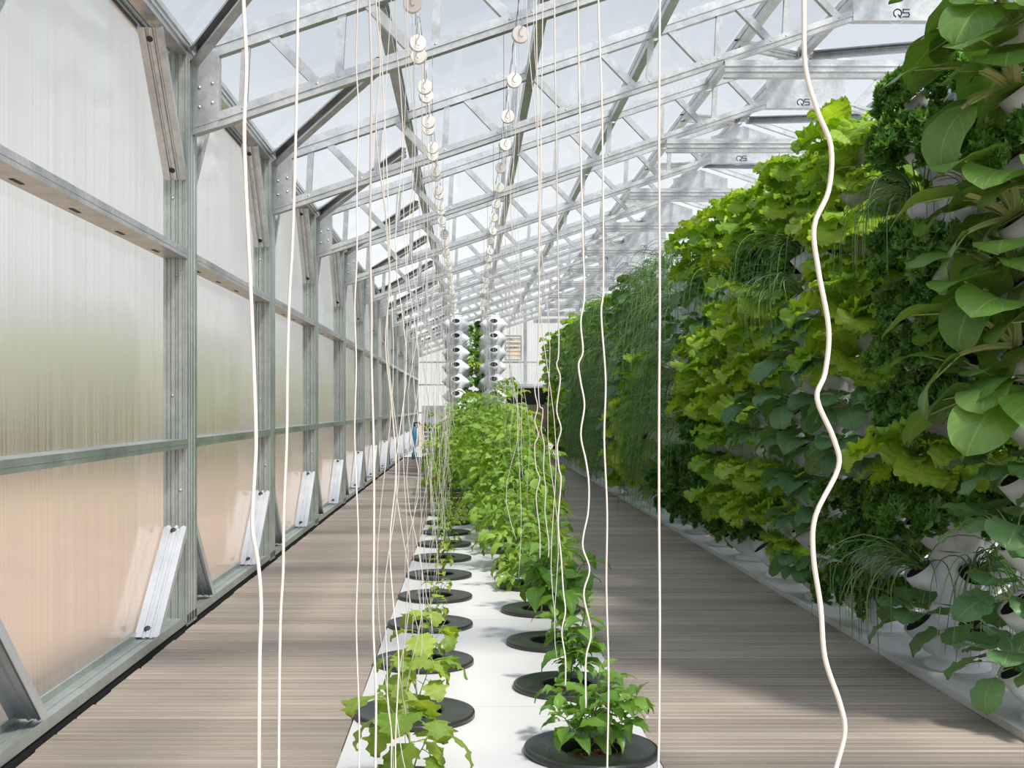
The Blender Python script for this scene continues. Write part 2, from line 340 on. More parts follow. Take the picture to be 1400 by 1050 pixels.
# ------------------------------------------------------------------ left wall
wall = structure('wall_left')
POSTY = [y for y in TRY if y > 2]
YS = TRY[0]-0.5
zU0, zU1 = 1.675, 1.718; zL0, zL1 = 0.812, 0.853
edges = [YS] + TRY[1:] + [YEND]
for a, b in zip(edges[:-1], edges[1:]):
    for z0, z1 in ((0.035, zL0+0.02), (zL0+0.022, zU0+0.02), (zU0+0.022, 2.62)):
        mb = MB(); mb.box(XP-0.010, XP, -(b-a)/2+0.004, (b-a)/2-0.004, z0, z1, 1); mb.m[3] = 0
        ob('polycarbonate_panel', mb.mesh('poly_panel', [POLY, CLEAR]), wall, (0, (a+b)/2, 0))
for name, z0, z1, mat in (('lower_rail', zL0, zL1, STEEL_G), ('upper_rail', zU0, zU1, STEEL)):
    for a, b in zip(edges[:-1], edges[1:]):
        mb = MB(); A = a+0.06; B = b-0.12
        mb.box(XI-0.003, XI, A, B, z0, z1); mb.box(XP+0.003, XI-0.003, A, B, z1-0.003, z1); mb.box(XP+0.003, XI-0.003, A, B, z0, z0+0.003)
        for k in range(4):      # dark slots in the flange
            yy = A + (B-A)*(k+0.6)/4.2; mb.box(XP+0.03, XP+0.045, yy, yy+0.09, z0-0.0015, z0+0.001, 1)
        mb.box(XI-0.0005, XI+0.0012, A, B, z0+0.018, z0+0.021)
        ob(name, mb.mesh(name, [mat, HOLE]), wall)
mb = MB()
mb.box(XI-0.003, XI, YS, YEND, 0.014, 0.052); mb.box(XP+0.002, XI-0.003, YS, YEND, 0.03, 0.034); mb.box(XP+0.002, XP+0.012, YS, YEND, 0.034, 0.06)
mb.box(XP+0.05, XP+0.053, YS, YEND, 0.034, 0.038)
ob('base_track', mb.mesh('base_track', STEEL_G), wall)
mb = MB(); mb.box(XP, XI-0.006, YS, YEND, -0.3, 0.028); mb.box(XI-0.006, XI+0.03, YS, YEND, -0.3, -0.032); ob('gap_shade_strip', mb.mesh('gap_shade', DARK), wall)  # near-black fill, paints the shade in the gap between base track and deck
# eave beam: two rolled channels and a dark rubber strip
mb = MB(); channel(mb, (XP+0.004, YS, 2.645), (XP+0.004, YEND, 2.645), (0, 0, 1), 0.085, -0.055)
channel(mb, (XI-0.002, YS, 2.65), (XI-0.002, YEND, 2.65), (0, 0, 1), 0.09, -0.045)
mb.box(XP+0.05, XI-0.04, YS, YEND, 2.602, 2.606)
ob('eave_beam', mb.mesh('eave_beam', STEEL), wall)
mb = MB(); mb.box(XP-0.004, XP+0.006, YS, YEND, 2.585, 2.60); mb.box(XP-0.005, XP+0.03, YS, YEND, 2.70, 2.712); ob('rubber_seal', mb.mesh('seal', BLACK), wall)

def plate(mb, pts, th, mat=0):
    """thick polygon plate between quads pts (4 corners), thickness along its normal"""
    p = [Vector(q) for q in pts]; n = (p[1]-p[0]).cross(p[2]-p[0]).normalized()*th
    q = [a+n for a in p]
    mb.add(p+q, [(0,1,2,3),(7,6,5,4),(0,4,5,1),(1,5,6,2),(2,6,7,3),(3,7,4,0)], mat)

# post prototypes (shared meshes)
mb = MB()
W = XI-XP-0.006
# ribbed C facing the camera side, and the interior channel
def vprofile(mb, pr, z0, z1, mat=0):
    n = len(pr); mb.add([(a, b, z0) for a, b in pr] + [(a, b, z1) for a, b in pr], [(i, (i+1) % n, (i+1) % n+n, i+n) for i in range(n)], mat)
x0 = XP+0.002; x1 = XI
pr = [(x0, -0.12), (x0+0.012, -0.12), (x0+0.018, -0.113), (x0+0.03, -0.113), (x0+0.036, -0.12), (x0+0.052, -0.12), (x0+0.057, -0.113), (x0+0.064, -0.113), (x0+0.069, -0.12), (x0+0.085, -0.12), (x0+0.088, -0.115), (x1-0.012, -0.115), (x1-0.01, -0.12), (x1, -0.12)]
inner = []
for k, (a, b) in enumerate([(-0.09, -0.075), (-0.045, -0.03), (0.01, 0.025)]): inner += [(x1, a), (x1-0.007, a+0.004), (x1-0.007, b-0.004), (x1, b)]
pr += inner + [(x1, 0.07), (x0, 0.07)]
vprofile(mb, pr, 0.0, 2.62); POST = mb.mesh('post', STEEL_G)
mb = MB()
for z in (0.24, 0.62, 0.9, 1.05, 1.28, 1.6, 1.85):
    mb.lathe([(0, -0.122), (0.006, -0.123), (0.006, -0.118)], 8, 0, Matrix.Translation((x0+0.06+0.02*(int(z*100) % 2), 0, z)) @ Matrix.Rotation(R(0), 4, 'X'))
mb2 = MB()
for z in (0.24, 0.62, 1.05, 1.6, 1.95): mb2.lathe([(0.0001, 0), (0.007, 0), (0.007, 0.004), (0.0001, 0.005)], 8, 0, Matrix.Translation((x0+0.06+0.018*(int(z*100) % 3-1), -0.12, z)) @ Matrix.Rotation(R(90), 4, 'X'))
POSTBOLT = mb2.mesh('post_bolts', STEEL)
def brace_mesh(sy, low):
    mb = MB()
    xa, xb = XP+0.006, XI-0.004
    if low: a = (-0.10*1, 0.47) if sy < 0 else (0.07, 0.47); b = (sy*0.60 if sy < 0 else 0.5, 0.045)
    else:   a = (-0.125, 2.03) if sy < 0 else (0.075, 2.03); b = (sy*0.56, 2.585)
    pa = Vector((0, a[0], a[1])); pb = Vector((0, b[0], b[1])); ax = (pb-pa).normalized()
    nrm = Vector((0, -ax.z, ax.y)) if sy < 0 else Vector((0, ax.z, -ax.y))
    if low: nrm = Vector((0, sy*abs(ax.z), abs(ax.y)))
    else: nrm = Vector((0, sy*abs(ax.z), -abs(ax.y)))
    w = xb-xa; prof = []
    segs = [(0, -0.035), (0, 0), (0.3, 0), (0.34, -0.006), (0.40, -0.006), (0.44, 0), (0.60, 0), (0.64, -0.006), (0.70, -0.006), (0.74, 0), (1, 0), (1, -0.035)]
    L0 = [Vector((xa+w*u, 0, 0)) + nrm*h for u, h in segs]; L1 = [Vector((xa+w*u*(1) + (0.002 if u == 0 else -0.002 if u == 1 else 0), 0, 0)) + nrm*(h-0.003) for u, h in segs]
    loop = L0 + L1[::-1]; n = len(loop)
    vs = [p+pa for p in loop] + [p+pb for p in loop]
    mb.add(vs, [(i, (i+1) % n, (i+1) % n+n, i+n) for i in range(n)])
    h = len(L0)
    for i in range(h-1): mb.add([vs[i], vs[i+1], vs[n-2-i], vs[n-1-i]], [(0,1,2,3)]); mb.add([vs[n+i], vs[n+i+1], vs[2*n-2-i], vs[2*n-1-i]], [(3,2,1,0)])
    for t in (0.07, 0.93):
        c = pa.lerp(pb, t) + Vector((xa+w*0.45, 0, 0)) + nrm*0.0015
        q = nrm.to_track_quat('Z', 'Y').to_matrix().to_4x4()
        mb.lathe([(0.0001, 0.0), (0.013, 0.0), (0.013, -0.004)], 14, 1, Matrix.Translation(c) @ q)
    return mb.mesh('knee_brace', [BRACE if low else STEEL, HOLE])
BR = {(s, l): brace_mesh(s, l) for s in (-1, 1) for l in (True, False)}
for i, y in enumerate(POSTY):
    nm = 'nearest galvanized steel wall post, cut by the left edge of the photo' if i == 0 else 'galvanized wall post with knee braces on the left wall, %s from the camera' % ORD[i]
    t = thing('wall_post', nm, 'post', (0, y, 0), 0, 'steel posts of the left wall')
    ob('post_channel', POST, t); ob('bolt', POSTBOLT, t, kind='stuff')
    for s in (-1, 1):
        b = ob('lower_knee_brace', BR[(s, True)], t); b['label'] = 'bright zinc brace with two round holes'
        ob('upper_knee_brace', BR[(s, False)], t)
# mirrored far wall: sheets, posts, base
wr = structure('wall_right')
for a, b in zip(edges[:-1], edges[1:]):
    mb = MB(); mb.box(XE+0.111, XE+0.12, -(b-a)/2+0.004, (b-a)/2-0.004, 0.0, 2.62, 1); mb.m[5] = 0; ob('polycarbonate_panel', mb.mesh('poly_panel_far', [POLY, CLEAR]), wr, (0, (a+b)/2, 0))
    mb = MB(); mb.box(XE, XE+0.11, b-0.1, b+0.07, 0, 2.62) if b < YEND-1 else mb.box(XE, XE+0.11, b-0.1, b, 0, 2.62); ob('far_post', mb.mesh('far_post', STEEL), wr)
mb = MB(); mb.box(XE, XE+0.11, YS, YEND, 2.60, 2.69); mb.box(XE, XE+0.11, YS, YEND, 1.67, 1.72); mb.box(XE, XE+0.11, YS, YEND, 0.81, 0.85)
ob('far_rails', mb.mesh('far_rails', STEEL), wr)

# ------------------------------------------------------------------ trusses
def mirror(p): return (2*XR-p[0], p[1], p[2])
TD = 0.05  # depth of members along Y
def chord_mesh(mir, z0, h, xa, xb, name, fl=0.045, lip=0.018):
    mb = MB(); f = mirror if mir else (lambda p: p)
    A = Vector(f((xa, -TD/2, z0+SL*(xa-XI)+h/2))); B = Vector(f((xb, -TD/2, z0+SL*(xb-XI)+h/2)))
    up = (0, 0, 1)
    ax = (B-A).normalized(); dp = ax.cross(Vector(up))
    channel(mb, A, B, up, h*0.94, fl if dp.y > 0 else -fl, lip, 1)
    return mb.mesh(name, STEEL)
GH = 0.335
parts = []
parts.append(('lower_chord', chord_mesh(False, ZC, 0.068, XI+0.002, XR-GH+0.04, 'lower_chord')))
parts.append(('lower_chord', chord_mesh(True, ZC, 0.068, XI+0.002, XR-GH+0.04, 'lower_chord')))
parts.append(('upper_chord', chord_mesh(False, ZC+ZTOP-0.10, 0.10, XI+0.02, XR, 'upper_chord')))
parts.append(('upper_chord', chord_mesh(True, ZC+ZTOP-0.10, 0.10, XI+0.02, XR, 'upper_chord')))
SP = 0.447
for mir in (False, True):
    f = mirror if mir else (lambda p: p)
    for k in range(8):
        xk = XI + 0.235 + SP*k
        if xk < XR-GH-0.02:
            mb = MB(); a = Vector(f((xk-0.004, -0.018, zlow(xk)+0.05))); b = Vector(f((xk+0.012, -0.018, zlow(xk)+ZTOP-0.08)))
            channel(mb, a, b, (1, 0, 0), 0.038, -0.034 if (b-a).cross(Vector((1, 0, 0))).y < 0 else 0.034, 0.006, 0)
            parts.append(('web_member', mb.mesh('vertical_web', STEEL)))
        xa, xb = xk+0.13, xk+0.345
        if xb < XR-GH-0.02:
            mb = MB(); a = Vector(f((xa, -0.02, zlow(xa)+ZTOP-0.085))); b = Vector(f((xb, -0.02, zlow(xb)+0.05)))
            channel(mb, a, b, (1, 0, 0), 0.042, -0.034 if (b-a).cross(Vector((1, 0, 0))).y < 0 else 0.034, 0.006, 0)
            parts.append(('web_member', mb.mesh('diagonal_web', STEEL)))
    mb = MB()
    for k in range(8):
        for xx in (XI+0.235+SP*k, XI+0.235+SP*k+0.345):
            if xx < XR-GH-0.05:
                p = f((xx, -TD/2-0.003, zlow(xx)+0.045)); mb.lathe([(0.0001, 0.005), (0.006, 0.004), (0.008, 0)], 8, 0, Matrix.Translation(p) @ Matrix.Rotation(R(90), 4, 'X'))
    parts.append(('bolt', mb.mesh('bolts', STEEL)))
    # eave gusset
    xg0, xg1 = XI-0.004, XI+0.122
    mb = MB()
    A = [f((xg0, 0, ZC)), f((xg1, 0, ZC+SL*0.12)), f((xg1, 0, ZC+0.40)), f((xg0, 0, ZC+0.33))]
    for sgn in (1,):
        v = [(x, -TD/2-0.006, z) for x, _, z in A] + [(x, -TD/2-0.002, z) for x, _, z in A]
        mb.add(v, [(0,1,2,3),(7,6,5,4),(0,4,5,1),(1,5,6,2),(2,6,7,3),(3,7,4,0)])
    x_, _, z_ = f((xg1, 0, 0)); mb.box(min(x_, x_+0.003), max(x_, x_+0.003), -TD/2-0.004, TD/2, ZC+0.05, ZC+0.385)
    for bx, bz in ((0.035, 0.10), (0.095, 0.12), (0.035, 0.19), (0.095, 0.21)):
        p = f((XI+bx, -TD/2-0.006, ZC+bz+0.03)); mb.lathe([(0.0001, 0.006), (0.006, 0.005), (0.0085, 0)], 10, 0, Matrix.Translation(p) @ Matrix.Rotation(R(90), 4, 'X'))
    parts.append(('eave_gusset', mb.mesh('eave_gusset', STEEL)))
# ridge gusset with its stamped code
mb = MB(); zb = zlow(XR-GH); xl, xr = XR-GH, XR+GH
yf = -TD/2-0.008
mb.box(xl, xr, yf, yf+0.004, zb, zb+0.27)
v = [(xl, zb+0.27), (xr, zb+0.27), (XR, zb+0.27+0.112)]
mb.add([(a, yf, b) for a, b in v] + [(a, yf+0.004, b) for a, b in v], [(0,1,2),(5,4,3),(1,4,5,2),(2,5,3,0)])
mb.box(xl, xr, yf, yf+0.07, zb-0.003, zb)
RG = mb.mesh('ridge_gusset', STEEL)
mb = MB()
def stroke(mb, pts, w, y, th, mat=0):
    for a, b in zip(pts[:-1], pts[1:]):
        a = Vector((a[0], 0, a[1])); b = Vector((b[0], 0, b[1])); d = (b-a).normalized()*w/2; n = Vector((-d.z, 0, d.x))
        q = [a-d+n, b+d+n, b+d-n, a-d-n]
        mb.add([(p.x, y, p.z) for p in q] + [(p.x, y+th, p.z) for p in q], [(0,1,2,3),(7,6,5,4),(0,4,5,1),(1,5,6,2),(2,6,7,3),(3,7,4,0)], mat)
cx, cz = XR-0.045, zb+0.045; r0 = 0.026
stroke(mb, [(cx+r0*sin(a), cz-r0*cos(a)) for a in [R(25+ (310*k/16)) for k in range(17)]], 0.0065, yf-0.002, 0.002)
stroke(mb, [(cx+0.004, cz-0.010), (cx+0.022, cz-0.030)], 0.0065, yf-0.002, 0.002)
sx = cx+0.036
stroke(mb, [(sx+0.04, cz+0.024), (sx, cz+0.024), (sx, cz+0.002), (sx+0.036, cz+0.002), (sx+0.041, cz-0.011), (sx+0.036, cz-0.024), (sx, cz-0.024)], 0.0065, yf-0.002, 0.002)
stroke(mb, [(cx-0.05, zb+0.004)] + [(cx-0.01+0.045*cos(R(180+180*k/8)), zb-0.004+0.02*sin(R(180+180*k/8))) for k in range(9)] + [(cx+0.036, zb+0.004)], 0.004, yf-0.003, 0.003, 1)
CODE = mb.mesh('stamped_code', [LETTER, STEEL])
# collar beam
zc0 = 3.15; mb = MB(); xcl = 1.675
channel(mb, (xcl, -TD/2-0.03, zc0+0.055), (2*XR-xcl, -TD/2-0.03, zc0+0.055), (0, 0, 1), 0.11, -0.045, 0.015, 2)
COLLAR = mb.mesh('collar_beam', STEEL)
for i, y in enumerate(TRY):
    if i < 2: lb = 'steel lattice roof truss %s' % ('nearly overhead, above the top edge of the photo' if i == 1 else 'behind the nearest one, out of view above the camera')
    else: lb = 'steel lattice roof truss over the aisle, %s one visible from the camera' % ORD[i-2]
    t = thing('roof_truss', lb, 'truss', (0, y, 0), 0, 'steel lattice roof trusses')
    for nme, me in parts:
        o = ob(nme, me, t)
        if nme == 'bolt': o['kind'] = 'stuff'
    g = ob('ridge_gusset', RG, t); g['label'] = 'galvanized ridge plate marked Q5'
    c = ob('stamped_code', CODE, g); c['label'] = 'black stamped characters Q5'
    cb = ob('collar_beam', COLLAR, t)

# roof: purlins, bracing, clear sheets
roof = structure('ceiling')
pseg = MB(); channel(pseg, (0, 0.03, 0), (0, BAY-0.03, 0), (0, 0, 1), 0.10, 0.055, 0.014, 1); PUR = pseg.mesh('purlin', STEEL)
pz = lambda x: zlow(x)+ZTOP-0.055
for i, y in enumerate(TRY):
    for x in (-0.44, 0.38, 1.20, 2.02, 2.80, 3.69, 4.51, 5.33, 6.15):
        o = ob('purlin', PUR, roof, (x, y, pz(x)))
        if i == len(TRY)-1: o.scale = (1, (YEND-y)/BAY, 1)
for i, y in enumerate(TRY[1:]):
    for f in ((lambda p: p), mirror):
        mb = MB(); a = f((XI+0.03, y-0.03, pz(XI+0.03)-0.03)); b = f((-0.46, y-1.25, pz(-0.46)-0.02)); channel(mb, a, b, (0, 0, 1), 0.075, 0.045, 0.012, 2)
        ob('roof_brace', mb.mesh('roof_brace', STEEL), roof)
        mb = MB(); a = f((XR-0.06, y-0.03, pz(XR)-0.05)); b = f((2.03, y-1.2, pz(2.03)-0.03)); channel(mb, a, b, (0, 0, 1), 0.075, 0.045, 0.012, 2)
        ob('roof_brace', mb.mesh('roof_brace_ridge', STEEL), roof)
for i, (a, b) in enumerate(zip(edges[:-1], edges[1:])):
    for mir in (0, 1):
        f = mirror if mir else (lambda p: p)
        for k in range(5):
            xs = [XP-0.05, -0.44, 0.38, 1.20, 2.02, XR][k:k+2]
            z = [zlow(q)+ZTOP+0.004 for q in xs]
            P = [Vector(f((xs[0]+0.003, a+0.003, z[0]))), Vector(f((xs[1]-0.003, a+0.003, z[1]))), Vector(f((xs[1]-0.003, b-0.003, z[1]))), Vector(f((xs[0]+0.003, b-0.003, z[0])))]
            mb = MB(); mb.add(P, [(0,1,2,3)]); ob('roof_sheet', mb.mesh('roof_sheet', ROOF), roof)

# end wall: gable of clear sheet, posts, rails, louvre
ew = structure('wall_end')
for x0_, x1_ in ((XP, -0.1), (-0.1, 1.49), (1.49, XR), (XR, 4.3), (4.3, 5.6), (5.6, XE+0.11)):
    za, zb_ = zlow(x0_)+ZTOP, zlow(x1_)+ZTOP
    mb = MB(); v = [(x0_+.004, 0.0), (x1_-.004, 0.0), (x1_-.004, zb_), (x0_+.004, za)]
    mb.add([(a, YEND, b) for a, b in v] + [(a, YEND+0.01, b) for a, b in v], [(0,1,2,3),(7,6,5,4),(0,4,5,1),(1,5,6,2),(2,6,7,3),(3,7,4,0)], 1); mb.m[0] = 0
    ob('gable_panel', mb.mesh('gable_panel', [POLYX, CLEAR]), ew)
    mb = MB(); mb.box(x1_-0.045, x1_+0.045, YEND-0.08, YEND-0.002, 0, zb_-0.05); ob('gable_post', mb.mesh('gable_post', STEEL), ew)
for z in (0.82, 1.55, 2.14):
    mb = MB(); mb.box(XP, XE, YEND-0.05, YEND-0.003, z, z+0.04); ob('gable_rail', mb.mesh('gable_rail', STEEL), ew)
t = thing('louvre_vent', 'small slatted louvre vent high on the far end wall', 'vent', (0, YEND-0.09, 0))
mb = MB()
for a in ((0.95, 0.99, 2.2, 2.86), (1.36, 1.40, 2.2, 2.86)): mb.box(a[0], a[1], -0.03, 0.0, a[2], a[3])
mb.box(0.99, 1.36, -0.03, 0, 2.2, 2.24); mb.box(0.99, 1.36, -0.03, 0, 2.82, 2.86); ob('vent_frame', mb.mesh('vent_frame', STEEL_G), t)
mb = MB(); mb.add([(0.99, -0.045, -0.03), (1.36, -0.045, -0.03), (1.36, 0.0, 0.03), (0.99, 0.0, 0.03), (0.99, -0.045, -0.024), (1.36, -0.045, -0.024), (1.36, 0.0, 0.036), (0.99, 0.0, 0.036)], [(0,1,2,3),(7,6,5,4),(0,4,5,1),(1,5,6,2),(2,6,7,3),(3,7,4,0)])
sl = mb.mesh('louvre_slat', WOOD)
for k in range(5): ob('louvre_slat', sl, t, (0, 0, 2.31+0.11*k))

# ------------------------------------------------------------------ middle bed, covers, lid rings
LX, RXD = -0.171, 0.352
SEAM = 3.865; SHEET = 1.575
DL = [3.75+0.77*k for k in range(-2, 16)]; DR = [3.35+0.77*k for k in range(-1, 17)]
bed = thing('grow_bed', 'long low bed of white cover boards down the middle of the deck', 'planter')
mb = MB(); ye = 22.6; mb.box(BX0, BX0+0.02, 1.0, ye, -0.3, -0.004); mb.box(BX1-0.02, BX1, 1.0, ye, -0.3, -0.004); mb.box(BX0+0.02, BX1-0.02, 1.0, ye, -0.3, -0.28)
ob('trough', mb.mesh('trough', DARK), bed)
def disc_ys(a, b, D): return [y for y in D if a < y < b]
k = -2; ns = 0
while SEAM + k*SHEET < 21:
    a = SEAM + k*SHEET; b = a + SHEET
    outer = [Vector((BX0, a+0.002, 0)), Vector((BX1, a+0.002, 0)), Vector((BX1, b-0.002, 0)), Vector((BX0, b-0.002, 0))]
    loops = [outer]
    if a < 15.5:
        for X, D in ((LX, DL), (RXD, DR)):
            for y in disc_ys(a+0.11, b-0.11, D): loops.append([Vector((X+0.10*cos(-2*pi*q/20), y+0.10*sin(-2*pi*q/20), 0)) for q in range(20)])
    fl = [p for l in loops for p in l]; tr = tessellate_polygon(loops)
    mb = MB(); zt = 0.010; n = len(fl)
    mb.add([(p.x, p.y, zt) for p in fl] + [(p.x, p.y, zt-0.012) for p in fl], [(c, b_, a_) for a_, b_, c in tr] + [(a_+n, b_+n, c+n) for a_, b_, c in tr])
    base = 0
    for l in loops:
        m_ = len(l); mb.f += [(base+i, base+(i+1) % m_, base+(i+1) % m_+n, base+i+n) for i in range(m_)]; mb.m += [0]*m_; mb.sm += [False]*m_; base += m_
    ob('cover_board', mb.mesh('cover_board', BOARD), bed, (0, 0, rnd.uniform(-.001, .001)))
    k += 1
mb = MB(); ro, ri = 0.193, 0.09; zt = 0.011
mb.lathe([(ri, 0.0), (ri, 0.013), (ri+0.004, 0.016), (ri+0.012, 0.0155), (ro-0.02, 0.0155), (ro-0.012, 0.018), (ro-0.003, 0.017), (ro, 0.013), (ro, 0.0), (ri, 0.0)], 48)
RING = mb.mesh('lid_ring', BLACK)
mb = MB(); mb.lathe([(0.088, 0.012), (0.092, 0.012), (0.092, -0.1), (0.075, -0.14), (0.0001, -0.14)], 24); mb.lathe([(0.087, 0.012), (0.087, -0.1), (0.07, -0.135), (0.0001, -0.135)], 24); POT = mb.mesh('net_pot', BLACK)
def ico(r, sx=1, sy=1, sz=1):
    bm = bmesh.new(); bmesh.ops.create_icosphere(bm, subdivisions=1, radius=r); v = [(p.co.x*sx, p.co.y*sy, p.co.z*sz) for p in bm.verts]; f = [tuple(q.index for q in a.verts) for a in bm.faces]; bm.free(); return v, f
mb = MB()
for q in range(120):
    a = rnd.uniform(0, 2*pi); r = 0.08*math.sqrt(rnd.random()); s = rnd.uniform(.75, 1.2)
    v, f = ico(0.0095*s, rnd.uniform(.8, 1.2), rnd.uniform(.8, 1.2), 0.85); o = Vector((r*cos(a), r*sin(a), -0.022+rnd.uniform(-.008, .008)))
    mb.add([Vector(p)+o for p in v], f, 0, None, True)
mb.lathe([(0.086, -0.03), (0.0001, -0.03)], 20)
PEB = mb.mesh('clay_pebbles', CLAY)
mb = MB(); mb.lathe([(0.086, -0.075), (0.0001, -0.075)], 20); SO = mb.mesh('plug', SOIL)
for X, D, sd_, nm in ((LX, DL, 'left', 0), (RXD, DR, 'right', 1)):
    vis = 0
    for i, y in enumerate(D):
        if y > 15.6: continue
        behind = y < (3.5 if nm == 0 else 3.2)
        lab = ('black lid ring, %s of the %s row, just below the photo edge' % (ORD[i], sd_)) if behind else ('round black lid ring on the white bed, %s visible one of the %s row' % (ORD[vis], sd_))
        if not behind: vis += 1
        t = thing('lid_ring', lab, 'planter lid', (X, y, zt), 0, 'round black lid rings on the white bed')
        ob('ring', RING, t, (0, 0, 0), (0, 0, rnd.uniform(0, 6))); ob('net_pot', POT, t)
        if nm == 1: o = ob('clay_pebbles', PEB, t, kind='stuff', rot=(0, 0, rnd.uniform(0, 6)))
        else: ob('growing_plug', SO, t)

# right bed
bed2 = thing('grow_bed', 'low white bed under the wall of leafy towers', 'planter')
mb = MB(); mb.box(RX0+0.006, RX0+0.02, 1.5, 26, -0.3, -0.005); mb.box(RX1-0.02, RX1, 1.5, 26, -0.3, -0.005); ob('trough', mb.mesh('trough2', DARK), bed2)
for k in range(16):
    a = 2.0+1.575*k; mb = MB(); mb.box(RX0, RX1, a+0.002, a+1.573, -0.004, 0.012); mb.box(RX0, RX0+0.012, a+0.002, a+1.573, 0.012, 0.026)
    ob('cover_board', mb.mesh('cover_board2', BOARD), bed2)

# ------------------------------------------------------------------ towers
MH = 0.2
def tower_module():
    mb = MB(); n = 16
    body = []
    for z, r in ((0, 0.086), (0.02, 0.094), (0.10, 0.103), (0.17, 0.10), (0.197, 0.088)): body.append((r, z))
    mb.lathe(body, n, 0)
    for q in range(4):
        a = q*pi/2; out = Vector((cos(a), sin(a), 0)); side = Vector((-sin(a), cos(a), 0))
        axd = (out*0.62 + Vector((0, 0, 0.78))).normalized(); nn = axd.cross(side)
        K = 14; rings = []
        for (d, hh, r) in ((0.05, 0.005, 0.03), (0.075, 0.035, 0.046), (0.112, 0.082, 0.057), (0.150, 0.132, 0.062)):
            c = out*d + Vector((0, 0, hh)); rings.append([c + side*r*cos(2*pi*j/K) + nn*r*1.02*sin(2*pi*j/K) for j in range(K)])
        c = out*0.147 + Vector((0, 0, 0.128)); rings.append([c + side*0.056*cos(2*pi*j/K) + nn*0.056*sin(2*pi*j/K) for j in range(K)])
        c = out*0.127 + Vector((0, 0, 0.103)); rings.append([c + side*0.05*cos(2*pi*j/K) + nn*0.05*sin(2*pi*j/K) for j in range(K)])
        vs = [p for r_ in rings for p in r_]
        fs = [(i*K+j, i*K+(j+1) % K, (i+1)*K+(j+1) % K, (i+1)*K+j) for i in range(len(rings)-1) for j in range(K)] + [tuple(range(K))]
        mb.add(vs, fs, 0, None, True)
    return mb.mesh('tower_module', WHITE)
TM = tower_module()
def plug_mesh(q):
    mb = MB(); a = q*pi/2; out = Vector((cos(a), sin(a), 0)); side = Vector((-sin(a), cos(a), 0)); axd = (out*0.62 + Vector((0, 0, 0.78))).normalized(); nn = axd.cross(side); K = 12
    c = out*0.145 + Vector((0, 0, 0.1265)); rim = [c + side*0.057*cos(2*pi*j/K) + nn*0.057*sin(2*pi*j/K) for j in range(K)]; c2 = out*0.135+Vector((0, 0, 0.118)); low = [c2 + side*0.04*cos(2*pi*j/K) + nn*0.04*sin(2*pi*j/K) for j in range(K)]
    mb.add(rim + low + [c2], [(j, (j+1) % K, K+(j+1) % K, K+j) for j in range(K)] + [(K+j, K+(j+1) % K, 2*K) for j in range(K)], 0, None, True)
    return mb.mesh('growing_plug', SOIL)
PLUG = [plug_mesh(q) for q in range(4)]
mb = MB(); mb.lathe([(0.12, 0), (0.12, 0.02), (0.088, 0.03), (0.088, 0.05)], 20); TBASE = mb.mesh('tower_base', WHITE)
mb = MB(); mb.lathe([(0.09, 0.0), (0.09, 0.012), (0.0001, 0.014)], 20); TCAP = mb.mesh('tower_cap', WHITE)
def tower(x, y, label, group, nmod=11, plugs=True, z0=0.012, qs=(2, 3)):
    t = thing('growing_tower', label, 'tower', (x, y, z0), 0, group)
    ob('tower_base', TBASE, t)
    for k in range(nmod):
        m_ = ob('tower_module', TM, t, (0, 0, 0.045+MH*k))
        if plugs:
            for q in qs: ob('growing_plug', PLUG[q], m_)
    ob('tower_cap', TCAP, t, (0, 0, 0.045+MH*nmod))
    return t

